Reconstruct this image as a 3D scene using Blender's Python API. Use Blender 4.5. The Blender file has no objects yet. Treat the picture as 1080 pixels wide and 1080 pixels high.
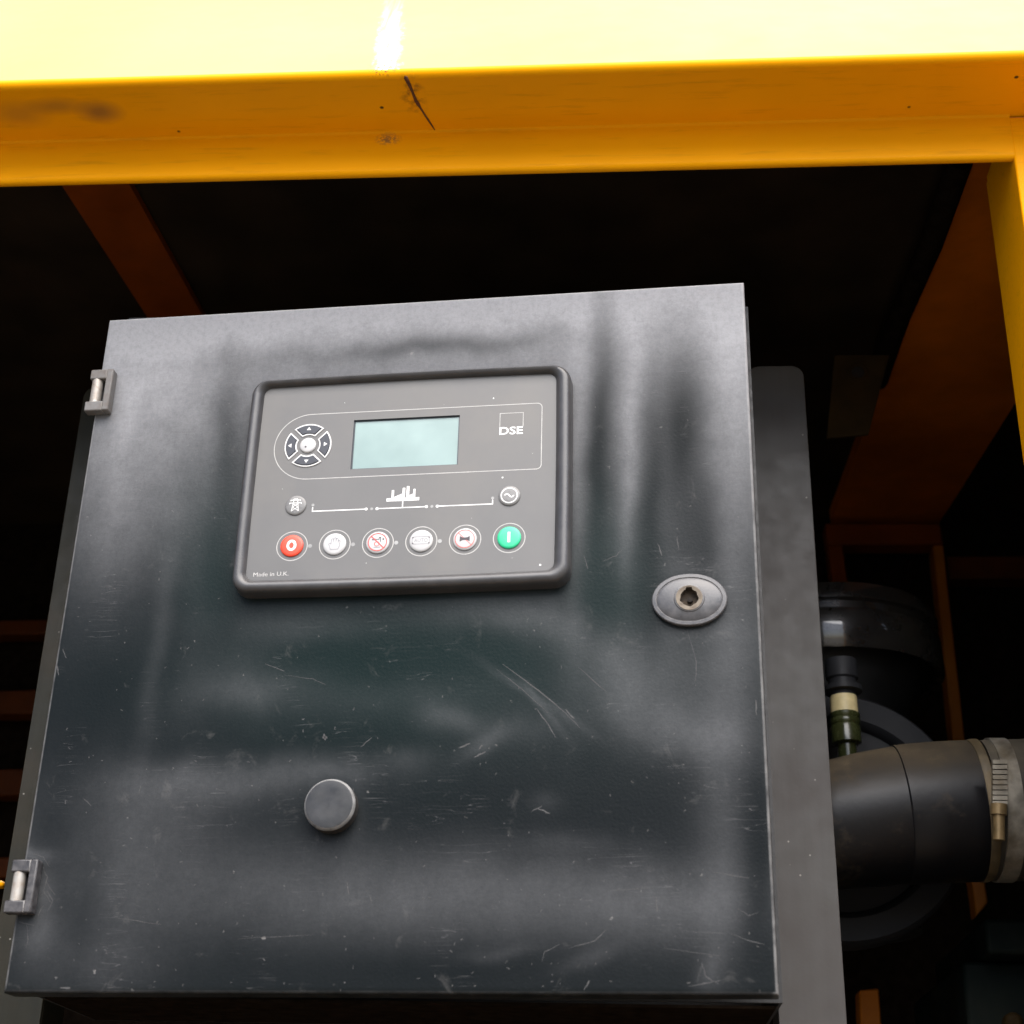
import bpy, bmesh, math, random
from mathutils import Vector, Matrix, noise
random.seed(7)
S = bpy.context.scene
COL = S.collection
rad = math.radians

# ------------------------------------------------------------------ camera model (solved from the door rectangle)
F = 1627.94            # focal length in photo pixels (1080 px frame)
CZ = 1.5               # eye height above the ground
RM = Matrix(((0.9973748267, -0.0087963701, -0.0718754410),
             (0.0687333519, 0.4273400892, 0.9014744447),
             (0.0227855545, -0.9040481580, 0.4268228514)))   # (right, down, forward) -> world
EYE = Vector((0, 0, CZ))

def ray(x, y):
    return RM @ Vector((x - 540, y - 540, F))

def on(x, y, axis, val):
    """where the sight line of a photo pixel meets the plane axis=val (z measured from the eye)"""
    d = ray(x, y)
    return d * (val / d[axis]) + EYE

def toX(x, y, Y): return on(x, y, 1, Y).x
def toZ(x, y, Y): return on(x, y, 1, Y).z

HINGE = Vector((-0.40679, 1.01984, 0.65547 + CZ))   # top left corner of the door
DYAW = rad(-4.1732)
DM = Matrix.Translation(HINGE) @ Matrix.Rotation(DYAW, 4, 'Z')
DMI = DM.inverted()

def door_uv(x, y, h=0.0):
    """photo pixel -> (u right, v down) in metres on the door plane raised by h"""
    o = DMI @ EYE
    d = (DMI.to_3x3() @ ray(x, y))
    k = (-h - o.y) / d.y
    p = o + d * k
    return p.x, -p.z

# ------------------------------------------------------------------ materials
def mat(name):
    m = bpy.data.materials.new(name); m.use_nodes = True
    nt = m.node_tree
    b = nt.nodes['Principled BSDF']
    return m, nt, b

def N(nt, typ, **kw):
    n = nt.nodes.new(typ)
    for k, v in kw.items():
        if k.startswith('i_'):
            key = k[2:]
            key = int(key) if key.isdigit() else key.replace('_', ' ')
            n.inputs[key].default_value = v
        else:
            setattr(n, k, v)
    return n

def L(nt, a, b): nt.links.new(a, b)

def math_(nt, op, a, b=None, clamp=False):
    n = nt.nodes.new('ShaderNodeMath'); n.operation = op; n.use_clamp = clamp
    for i, v in enumerate((a, b)):
        if v is None: continue
        if isinstance(v, (int, float)): n.inputs[i].default_value = v
        else: nt.links.new(v, n.inputs[i])
    return n.outputs[0]

def mixc(nt, fac, a, b):
    n = nt.nodes.new('ShaderNodeMix'); n.data_type = 'RGBA'
    for k, v in (('Factor', fac), ('A', a), ('B', b)):
        s = [i for i in n.inputs if i.name == k and i.enabled][0]
        if isinstance(v, (int, float)): s.default_value = v
        elif isinstance(v, tuple): s.default_value = (*v, 1) if len(v) == 3 else v
        else: nt.links.new(v, s)
    return [o for o in n.outputs if o.enabled][0]

def ramp(nt, v, a, b, lo=0.0, hi=1.0):
    n = nt.nodes.new('ShaderNodeMapRange'); n.clamp = True
    nt.links.new(v, n.inputs[0])
    n.inputs[1].default_value = a; n.inputs[2].default_value = b
    n.inputs[3].default_value = lo; n.inputs[4].default_value = hi
    return n.outputs[0]

def coord(nt, scale=(1, 1, 1), rot=(0, 0, 0)):
    tc = nt.nodes.new('ShaderNodeTexCoord')
    mp = nt.nodes.new('ShaderNodeMapping')
    mp.inputs['Scale'].default_value = scale; mp.inputs['Rotation'].default_value = rot
    nt.links.new(tc.outputs['Object'], mp.inputs['Vector'])
    return mp.outputs[0]

def noise_(nt, vec, scale, detail=4, rough=0.55, dist=0.0):
    n = nt.nodes.new('ShaderNodeTexNoise')
    nt.links.new(vec, n.inputs['Vector'])
    n.inputs['Scale'].default_value = scale; n.inputs['Detail'].default_value = detail
    n.inputs['Roughness'].default_value = rough; n.inputs['Distortion'].default_value = dist
    return n.outputs[0]

def specks(nt, vec, scale, size, keep):
    """small chips: cells of a Voronoi, only some of them kept"""
    v = nt.nodes.new('ShaderNodeTexVoronoi'); v.inputs['Scale'].default_value = scale
    nt.links.new(vec, v.inputs['Vector'])
    d = ramp(nt, v.outputs['Distance'], size, size * 0.55)
    sep = nt.nodes.new('ShaderNodeSeparateColor'); nt.links.new(v.outputs['Color'], sep.inputs[0])
    k = ramp(nt, sep.outputs[0], keep, keep - 0.02)
    return math_(nt, 'MULTIPLY', d, k)

def edge_wear(nt, radius, lo, hi):
    """1 on sharp edges, 0 on faces"""
    bv = nt.nodes.new('ShaderNodeBevel'); bv.samples = 6; bv.inputs['Radius'].default_value = radius
    g = nt.nodes.new('ShaderNodeNewGeometry')
    dp = nt.nodes.new('ShaderNodeVectorMath'); dp.operation = 'DOT_PRODUCT'
    nt.links.new(bv.outputs[0], dp.inputs[0]); nt.links.new(g.outputs['Normal'], dp.inputs[1])
    return ramp(nt, dp.outputs['Value'], hi, lo)

def bump(nt, b, h, strength=0.1, dist=0.001):
    n = nt.nodes.new('ShaderNodeBump'); n.inputs['Strength'].default_value = strength; n.inputs['Distance'].default_value = dist
    nt.links.new(h, n.inputs['Height']); nt.links.new(n.outputs[0], b.inputs['Normal'])

def spot(nt, vec, c, r):
    """soft elliptical stain round c (object space)"""
    sub = nt.nodes.new('ShaderNodeVectorMath'); sub.operation = 'SUBTRACT'; nt.links.new(vec, sub.inputs[0]); sub.inputs[1].default_value = c
    dv = nt.nodes.new('ShaderNodeVectorMath'); dv.operation = 'DIVIDE'; nt.links.new(sub.outputs[0], dv.inputs[0]); dv.inputs[1].default_value = r
    ln = nt.nodes.new('ShaderNodeVectorMath'); ln.operation = 'LENGTH'; nt.links.new(dv.outputs[0], ln.inputs[0])
    return ramp(nt, ln.outputs['Value'], 1.0, 0.2)

def simple(name, col, rough=0.5, metal=0.0, nscale=60, namp=0.25, rvar=0.12, bumpk=0.0, dirt=None, dirtk=0.5, spec=0.5, coat=0.0):
    m, nt, b = mat(name)
    v = coord(nt)
    n1 = noise_(nt, v, nscale, 5)
    a = tuple(c * (1 - namp) for c in col); z = tuple(min(1, c * (1 + namp)) for c in col)
    c = mixc(nt, ramp(nt, n1, 0.3, 0.7), a, z)
    if dirt:
        n2 = noise_(nt, v, nscale * 0.35, 6, 0.65)
        c = mixc(nt, ramp(nt, n2, 0.45, 0.75, 0, dirtk), c, dirt)
    L(nt, c, b.inputs['Base Color'])
    L(nt, ramp(nt, n1, 0.25, 0.75, rough - rvar, rough + rvar), b.inputs['Roughness'])
    b.inputs['Metallic'].default_value = metal
    b.inputs['Specular IOR Level'].default_value = spec
    b.inputs['Coat Weight'].default_value = coat
    if bumpk:
        bump(nt, b, noise_(nt, v, nscale * 3, 3), bumpk, 0.0006)
    return m

# --- yellow sheet metal of the hood
YEL = (0.84, 0.345, 0.001)
def yellow_paint(name, col=YEL, grime=0.35):
    m, nt, b = mat(name)
    v = coord(nt)
    big = noise_(nt, v, 5, 4, 0.6)
    c = mixc(nt, ramp(nt, big, 0.3, 0.75), tuple(x * 0.93 for x in col), tuple(min(1, x * 1.05) for x in col))
    st = noise_(nt, coord(nt, (6, 60, 60)), 3, 5, 0.6)
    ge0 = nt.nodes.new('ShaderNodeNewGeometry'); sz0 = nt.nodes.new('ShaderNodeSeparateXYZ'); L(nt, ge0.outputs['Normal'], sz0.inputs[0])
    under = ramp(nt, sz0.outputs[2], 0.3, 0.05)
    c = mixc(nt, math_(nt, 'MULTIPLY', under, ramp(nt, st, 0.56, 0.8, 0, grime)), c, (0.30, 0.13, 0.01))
    ch = specks(nt, v, 55, 0.11, 0.10)
    c = mixc(nt, ch, c, (0.05, 0.025, 0.012))
    ch2 = specks(nt, v, 26, 0.055, 0.16)
    c = mixc(nt, ch2, c, (0.06, 0.03, 0.015))
    # sun glare on up-tilted faces, painted in as a pale tone
    glare = ramp(nt, noise_(nt, v, 3, 3), 0.2, 0.8, 0.75, 1.0)
    c = mixc(nt, math_(nt, 'MULTIPLY', glare, ramp(nt, sz0.outputs[2], 0.3, 0.45)), c, (0.82, 0.46, 0.165))
    L(nt, c, b.inputs['Base Color'])
    L(nt, ramp(nt, noise_(nt, v, 30, 4), 0.3, 0.7, 0.36, 0.5), b.inputs['Roughness'])
    b.inputs['Specular IOR Level'].default_value = 0.14
    b.inputs['Specular Tint'].default_value = (1.0, 0.72, 0.35, 1)
    bump(nt, b, noise_(nt, v, 14, 3), 0.12, 0.002)
    return m, nt, b, v, c

M = {}
M['yellow'] = yellow_paint('yellow_paint')[0]

# header panel: same paint with the stains the photo shows (object space = world, origin moved to the eye point)
def header_paint():
    m, nt, b, v, c = yellow_paint('yellow_header_paint')
    pu = lambda x, y: on(x, y, 2, 0.782)           # underside plane
    for (x, y, rx, ry, k) in ((105, 118, .022, .016, .75), (60, 112, .030, .012, .5), (20, 120, .03, .02, .4)):
        p = pu(x, y)
        s = spot(nt, v, p, (rx, ry, .01))
        s = math_(nt, 'MULTIPLY', s, k)
        c = mixc(nt, s, c, (0.22, 0.10, 0.03))
    # tan mud splash in the corner of the lip under the joint
    p = on(409, 145, 1, 0.953)
    s = spot(nt, v, p, (.012, .012, .007))
    n = ramp(nt, noise_(nt, v, 420, 4, 0.7), 0.42, 0.56)
    c = mixc(nt, math_(nt, 'MULTIPLY', s, n), c, (0.20, 0.12, 0.05))
    # rust along the joint on the underside
    p = pu(436, 100)
    s = spot(nt, v, p, (.012, .03, .01))
    c = mixc(nt, math_(nt, 'MULTIPLY', s, ramp(nt, noise_(nt, v, 180, 4), 0.45, 0.7)), c, (0.22, 0.07, 0.015))
    # white run of sealer down the hood front with grit in it
    p = on(411, 40, 1, 0.93)
    sv = nt.nodes.new('ShaderNodeSeparateXYZ'); L(nt, v, sv.inputs[0])
    xs = math_(nt, 'ADD', sv.outputs[0], math_(nt, 'MULTIPLY', math_(nt, 'SUBTRACT', sv.outputs[2], p.z), 0.10))
    off = math_(nt, 'ABSOLUTE', math_(nt, 'SUBTRACT', xs, p.x))
    s = math_(nt, 'MULTIPLY', ramp(nt, math_(nt, 'ADD', off, math_(nt, 'MULTIPLY', math_(nt, 'SUBTRACT', noise_(nt, coord(nt, (1, 1, .25)), 160, 5, 0.7), 0.5), 0.02)), .012, .005), ramp(nt, sv.outputs[2], (0.782 + CZ) + .20, (0.782 + CZ) + .01))
    n = ramp(nt, noise_(nt, coord(nt, (140, 6, 6)), 1.6, 4, 0.6), 0.36, 0.55)
    ge = nt.nodes.new('ShaderNodeNewGeometry'); sz = nt.nodes.new('ShaderNodeSeparateXYZ'); L(nt, ge.outputs['Normal'], sz.inputs[0])
    front = ramp(nt, sz.outputs[2], 0.1, 0.3)
    c = mixc(nt, math_(nt, 'MULTIPLY', math_(nt, 'MULTIPLY', ramp(nt, s, .1, .9, 0, .8), n), front), c, (0.80, 0.78, 0.72))
    g = ramp(nt, noise_(nt, v, 380, 3, 0.6), 0.55, 0.60)
    p2 = on(404, 74, 1, 0.893)
    s2 = spot(nt, v, p2, (.014, .04, .030))
    c = mixc(nt, math_(nt, 'MULTIPLY', math_(nt, 'MULTIPLY', math_(nt, 'MULTIPLY', s2, g), ramp(nt, sz.outputs[2], -0.9, -0.3)), 0.9), c, (0.07, 0.04, 0.02))
    L(nt, c, b.inputs['Base Color'])
    return m
M['header'] = header_paint()
M['orange'] = simple('dimmed_frame_paint', (0.21, 0.041, 0.001), 0.6, spec=0.2, nscale=14, namp=0.2, dirt=(0.05, 0.018, 0.006), dirtk=0.6)  # same yellow as the hood, dimness of the bay put into the colour
M['orange_rail'] = simple('lit_rail_paint', (0.62, 0.150, 0.003), 0.6, spec=0.2, nscale=14, namp=0.2, dirt=(0.10, 0.03, 0.006), dirtk=0.5)  # same frame paint, bounced light put in as a brighter tone
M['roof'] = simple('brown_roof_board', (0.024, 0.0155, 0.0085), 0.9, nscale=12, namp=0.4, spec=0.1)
M['orange_shaded'] = simple('shaded_rail_paint', (0.085, 0.019, 0.001), 0.6, spec=0.2, nscale=14, namp=0.3, dirt=(0.02, 0.008, 0.003), dirtk=0.7)  # same frame paint, deeper shade put into the colour
M['orange_lit'] = simple('lit_upright_paint', (0.42, 0.13, 0.006), 0.5, spec=0.3, nscale=14, namp=0.2, dirt=(0.2, 0.07, 0.01), dirtk=0.5)  # same frame paint, light from the side opening put into the colour
M['foam'] = simple('black_foam_lining', (0.012, 0.0085, 0.006), 0.95, nscale=90, namp=0.4, rvar=0.04, bumpk=0.6, spec=0.0)
M['rust'] = simple('rusty_seam', (0.09, 0.028, 0.01), 0.8, nscale=300, namp=0.5, bumpk=0.6)
M['gap'] = simple('joint_shadow_gap', (0.03, 0.015, 0.008), 0.9)

# --- black satin door paint; the pale mask mixes dust film with painted sky reflections
def door_paint():
    m, nt, b = mat('black_satin_door_paint')
    v = coord(nt)
    at = nt.nodes.new('ShaderNodeAttribute'); at.attribute_name = 'pale_tone'
    sep = nt.nodes.new('ShaderNodeSeparateColor'); L(nt, at.outputs['Color'], sep.inputs[0])
    pale_tone, teal = sep.outputs[0], sep.outputs[1]
    fine = noise_(nt, v, 240, 6, 0.7)
    horiz = noise_(nt, coord(nt, (14, 1, 170)), 4, 4, 0.65)
    vert = noise_(nt, coord(nt, (150, 1, 12)), 4, 4, 0.65)
    g = math_(nt, 'ADD', math_(nt, 'MULTIPLY', fine, 0.9), math_(nt, 'MULTIPLY', math_(nt, 'ADD', horiz, vert), 0.14))
    g = math_(nt, 'ADD', g, math_(nt, 'MULTIPLY', math_(nt, 'SUBTRACT', noise_(nt, v, 750, 3, 0.7), 0.5), 0.5))
    g = ramp(nt, g, 0.20, 0.98, 0.7, 1.3)
    d = math_(nt, 'MULTIPLY', pale_tone, g, True)
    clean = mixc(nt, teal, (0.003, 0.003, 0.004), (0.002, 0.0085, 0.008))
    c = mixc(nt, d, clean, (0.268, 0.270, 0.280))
    # rubbed marks and grit
    rub = ramp(nt, noise_(nt, v, 34, 7, 0.72, 0.6), 0.60, 0.74, 0, 0.16)
    c = mixc(nt, rub, c, (0.20, 0.19, 0.18))
    vd = nt.nodes.new('ShaderNodeVectorMath'); vd.operation = 'ADD'; L(nt, v, vd.inputs[0])
    nz = nt.nodes.new('ShaderNodeTexNoise'); nz.inputs['Scale'].default_value = 420; L(nt, v, nz.inputs['Vector'])
    sc0 = nt.nodes.new('ShaderNodeVectorMath'); sc0.operation = 'SCALE'; sc0.inputs['Scale'].default_value = 0.0045; L(nt, nz.outputs['Color'], sc0.inputs[0]); L(nt, sc0.outputs[0], vd.inputs[1])
    sp = specks(nt, vd.outputs[0], 80, 0.10, 0.07)
    sp2 = specks(nt, vd.outputs[0], 210, 0.16, 0.10)
    c = mixc(nt, math_(nt, 'MULTIPLY', sp, 0.5), c, (0.22, 0.21, 0.20))
    c = mixc(nt, math_(nt, 'MULTIPLY', sp2, 0.3), c, (0.2, 0.19, 0.18))
    # hairline scratches
    for rz, k, sc in ((0.5, 0.5, 9), (-0.7, 0.4, 7), (1.35, 0.4, 8)):
        w = noise_(nt, coord(nt, (1.2 * sc, 1, 26 * sc), (0, rz, 0)), 1.0, 2, 0.5, 0.4)
        line = math_(nt, 'ABSOLUTE', math_(nt, 'SUBTRACT', w, 0.5))
        line = ramp(nt, line, 0.004, 0.0015)
        gate = ramp(nt, noise_(nt, v, 11 + sc, 3), 0.58, 0.70, 0, k*0.5)
        c = mixc(nt, math_(nt, 'MULTIPLY', line, gate), c, (0.26, 0.25, 0.25))
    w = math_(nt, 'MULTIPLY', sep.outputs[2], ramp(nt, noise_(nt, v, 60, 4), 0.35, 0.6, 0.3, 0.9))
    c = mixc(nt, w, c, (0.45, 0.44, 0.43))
    L(nt, c, b.inputs['Base Color'])
    r = ramp(nt, d, 0.0, 0.7, 0.30, 0.52)
    r = math_(nt, 'ADD', r, math_(nt, 'MULTIPLY', math_(nt, 'SUBTRACT', fine, 0.5), 0.12))
    L(nt, r, b.inputs['Roughness'])
    b.inputs['Specular IOR Level'].default_value = 0.085
    bump(nt, b, math_(nt, 'ADD', noise_(nt, v, 500, 2), math_(nt, 'MULTIPLY', noise_(nt, v, 7, 2), 5)), 0.10, 0.0012)
    return m
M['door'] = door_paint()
M['scratch'] = simple('pale_scuff', (0.038, 0.037, 0.037), 0.7, nscale=900, namp=0.7)

def worn(name, base, edge, rough, er=0.0012, k=0.9, dirt=(0.2, 0.19, 0.18), dk=0.3, metal=0.0, lo=.8, hi=.985):
    m, nt, b = mat(name)
    v = coord(nt)
    n = noise_(nt, v, 160, 5, 0.65)
    c = mixc(nt, ramp(nt, n, 0.4, 0.75, 0, dk), base, dirt)
    w = math_(nt, 'MULTIPLY', edge_wear(nt, er, lo, hi), ramp(nt, noise_(nt, v, 220, 4), 0.3, 0.6, 0.35 * k, k))
    c = mixc(nt, w, c, edge)
    L(nt, c, b.inputs['Base Color'])
    L(nt, ramp(nt, n, 0.3, 0.7, rough - 0.1, rough + 0.1), b.inputs['Roughness'])
    b.inputs['Metallic'].default_value = metal
    bump(nt, b, noise_(nt, v, 600, 3), 0.12, 0.0006)
    return m
M['box'] = worn('black_cabinet_paint', (0.006, 0.006, 0.006), (0.03, 0.03, 0.03), 0.55, k=0.3, dirt=(0.02, 0.02, 0.02))
M['bezel'] = simple('black_bezel_plastic', (0.045, 0.044, 0.045), 0.34, nscale=120, namp=0.12, rvar=0.05, dirt=(0.10, 0.095, 0.09), dirtk=0.35)
M['hinge_pale'] = worn('chalky_hinge_casting', (0.135, 0.13, 0.125), (0.38, 0.36, 0.33), 0.6, 0.001, 0.7, (0.10, 0.07, 0.05), 0.5)
M['hinge_dark'] = worn('worn_black_hinge_casting', (0.022, 0.021, 0.023), (0.42, 0.40, 0.38), 0.45, 0.0011, 1.0, (0.16, 0.15, 0.15), 0.4)
M['lock'] = worn('grey_lock_casting', (0.055, 0.055, 0.058), (0.28, 0.27, 0.26), 0.36, 0.0008, 0.8, (0.16, 0.15, 0.15), 0.4)
M['plug'] = simple('dusty_black_plug', (0.011, 0.0115, 0.012), 0.4, nscale=110, namp=0.35, dirt=(0.045, 0.045, 0.048), dirtk=0.5)
M['plug_rim'] = simple('rubbed_plug_rim', (0.19, 0.187, 0.182), 0.35, nscale=150, namp=0.3)
M['brass'] = worn('worn_key_barrel', (0.13, 0.105, 0.075), (0.38, 0.33, 0.26), 0.6, 0.0006, 0.9, (0.05, 0.03, 0.02), 0.7, 0.2)
M['pin'] = worn('bare_hinge_pin', (0.34, 0.32, 0.29), (0.6, 0.58, 0.54), 0.45, 0.001, 0.6, (0.16, 0.09, 0.04), 0.6, 0.3)
M['hole'] = simple('dark_socket', (0.012, 0.009, 0.007), 0.9)
M['socket'] = simple('dusty_brown_socket', (0.050, 0.036, 0.024), 0.9, nscale=300, namp=0.5)

def bracket_paint(name, col, streak, dirt):
    m, nt, b = mat(name)
    v = coord(nt)
    st = noise_(nt, coord(nt, (120, 60, 4)), 1.6, 5, 0.62)
    c = mixc(nt, ramp(nt, st, 0.35, 0.7), col, streak)
    c = mixc(nt, ramp(nt, noise_(nt, v, 9, 4), 0.45, 0.75, 0, 0.5), c, dirt)
    sp = specks(nt, v, 130, 0.12, 0.10)
    c = mixc(nt, math_(nt, 'MULTIPLY', sp, 0.6), c, (0.35, 0.33, 0.3))
    w = edge_wear(nt, 0.001, 0.8, 0.985)
    c = mixc(nt, math_(nt, 'MULTIPLY', w, 0.5), c, (0.32, 0.31, 0.29))
    L(nt, c, b.inputs['Base Color'])
    L(nt, ramp(nt, noise_(nt, v, 60, 4), 0.3, 0.7, 0.4, 0.6), b.inputs['Roughness'])
    b.inputs['Specular IOR Level'].default_value = 0.22
    bump(nt, b, noise_(nt, v, 300, 3), 0.1, 0.0006)
    return m
M['bracket'] = bracket_paint('grey_bracket_paint', (0.066, 0.064, 0.061), (0.072, 0.070, 0.067), (0.040, 0.032, 0.029))
M['bracket_olive'] = bracket_paint('olive_bracket_paint', (0.013, 0.0125, 0.0075), (0.018, 0.017, 0.010), (0.05, 0.035, 0.02))

# --- controller
M['face'] = simple('grey_overlay_film', (0.102, 0.100, 0.097), 0.42, nscale=18, namp=0.09, rvar=0.06, dirt=(0.16, 0.145, 0.12), dirtk=0.5)
M['ink'] = simple('white_print', (0.70, 0.69, 0.67), 0.5, nscale=200, namp=0.12)
M['ink_dim'] = simple('faded_white_print', (0.42, 0.41, 0.39), 0.5, nscale=200, namp=0.15)
M['ink_grey'] = simple('pale_grey_print', (0.20, 0.20, 0.215), 0.5)
M['ink_black'] = simple('black_print', (0.04, 0.03, 0.035), 0.5)
M['ink_red'] = simple('red_print', (0.50, 0.06, 0.05), 0.5)
M['white_btn'] = simple('white_button', (0.43, 0.425, 0.42), 0.38, nscale=150, namp=0.06, dirt=(0.5, 0.47, 0.42), dirtk=0.4)
M['red_btn'] = simple('red_button', (0.72, 0.055, 0.022), 0.36, nscale=150, namp=0.08, dirt=(0.4, 0.12, 0.08), dirtk=0.3)
M['green_btn'] = simple('green_button', (0.02, 0.50, 0.23), 0.36, nscale=150, namp=0.08, dirt=(0.1, 0.35, 0.2), dirtk=0.3)
M['navy_btn'] = simple('dark_navy_button', (0.020, 0.023, 0.032), 0.36, nscale=150, namp=0.2)
M['grey_btn'] = simple('grey_dome', (0.15, 0.147, 0.142), 0.3, nscale=120, namp=0.08)
M['led'] = simple('unlit_led', (0.30, 0.30, 0.29), 0.3)
M['lcd_edge'] = simple('lcd_window_edge', (0.045, 0.055, 0.065), 0.4)
def lcd_mat():
    m, nt, b = mat('pale_green_lcd')
    v = coord(nt)
    c = mixc(nt, ramp(nt, noise_(nt, v, 26, 3), 0.35, 0.7), (0.160, 0.245, 0.232), (0.205, 0.300, 0.285))
    L(nt, c, b.inputs['Base Color'])
    b.inputs['Roughness'].default_value = 0.3
    b.inputs['Coat Weight'].default_value = 0.35; b.inputs['Coat Roughness'].default_value = 0.2
    return m
M['lcd'] = lcd_mat()

# --- engine bay
M['gloss_black'] = simple('glossy_black_housing', (0.030, 0.028, 0.026), 0.27, nscale=25, namp=0.3, dirt=(0.11, 0.09, 0.06), dirtk=0.5, coat=1.0)
M['dull_black'] = simple('dull_black_metal', (0.006, 0.006, 0.006), 0.6, nscale=25, namp=0.3, dirt=(0.03, 0.026, 0.02), dirtk=0.5)
M['grey_disc'] = simple('dark_grey_cover', (0.019, 0.020, 0.023), 0.6, spec=0.2, nscale=25, namp=0.15, dirt=(0.03, 0.03, 0.03), dirtk=0.4)
M['tan'] = simple('tan_plate', (0.032, 0.019, 0.006), 0.7, nscale=30, namp=0.3, spec=0.1)
M['green_engine'] = simple('dark_green_engine_paint', (0.0012, 0.005, 0.004), 0.7, spec=0.15, nscale=30, namp=0.3, dirt=(0.02, 0.02, 0.015), dirtk=0.6)
M['label_cream'] = simple('cream_label', (0.55, 0.46, 0.24), 0.5, nscale=90, namp=0.2)
M['sight'] = simple('green_sight_tube', (0.030, 0.035, 0.012), 0.25, nscale=90, namp=0.35, dirt=(0.012, 0.014, 0.006), dirtk=0.8)
M['clamp'] = simple('dusty_steel_band', (0.26, 0.235, 0.19), 0.5, metal=0.4, nscale=80, namp=0.4, dirt=(0.12, 0.085, 0.04), dirtk=0.9)
M['collar'] = simple('dusty_tan_collar', (0.11, 0.08, 0.04), 0.6, nscale=60, namp=0.45, dirt=(0.03, 0.025, 0.018), dirtk=0.7)
M['clamp_screw'] = simple('brassy_clamp_screw', (0.26, 0.18, 0.085), 0.45, metal=0.5, nscale=80, namp=0.3)
def rubber(name, col, pale_tone):
    m, nt, b = mat(name)
    v = coord(nt)
    g = nt.nodes.new('ShaderNodeNewGeometry')
    sx = nt.nodes.new('ShaderNodeSeparateXYZ'); L(nt, g.outputs['Normal'], sx.inputs[0])
    n = noise_(nt, v, 30, 6, 0.65)
    up = ramp(nt, sx.outputs[2], 0.15, 0.9)                # dust settles on what faces up
    d = math_(nt, 'MULTIPLY', up, ramp(nt, n, 0.3, 0.6, 0.45, 1.0))
    d = math_(nt, 'ADD', d, ramp(nt, noise_(nt, v, 18, 8, 0.75), 0.54, 0.70, 0, 0.45), True)
    c = mixc(nt, d, col, pale_tone)
    L(nt, c, b.inputs['Base Color'])
    L(nt, ramp(nt, d, 0, 0.6, 0.42, 0.85), b.inputs['Roughness'])
    b.inputs['Specular IOR Level'].default_value = 0.3
    bump(nt, b, math_(nt, 'ADD', noise_(nt, v, 200, 3), math_(nt, 'MULTIPLY', noise_(nt, v, 9, 2), 2)), 0.12, 0.001)
    return m
M['rubber'] = rubber('black_rubber_pipe', (0.004, 0.004, 0.005), (0.085, 0.064, 0.038))
M['hose'] = rubber('dusty_grey_hose', (0.038, 0.033, 0.026), (0.12, 0.10, 0.07))
def ground_mat():
    m, nt, b = mat('dry_ground')
    v = coord(nt)
    c = mixc(nt, ramp(nt, noise_(nt, v, 0.7, 8, 0.65), 0.3, 0.7), (0.10, 0.09, 0.075), (0.16, 0.142, 0.115))
    c = mixc(nt, ramp(nt, noise_(nt, v, 40, 4), 0.5, 0.75, 0, 0.6), c, (0.16, 0.145, 0.12))
    L(nt, c, b.inputs['Base Color']); b.inputs['Roughness'].default_value = 0.95
    bump(nt, b, noise_(nt, v, 25, 5), 0.5, 0.02)
    return m
M['ground'] = ground_mat()

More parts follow.
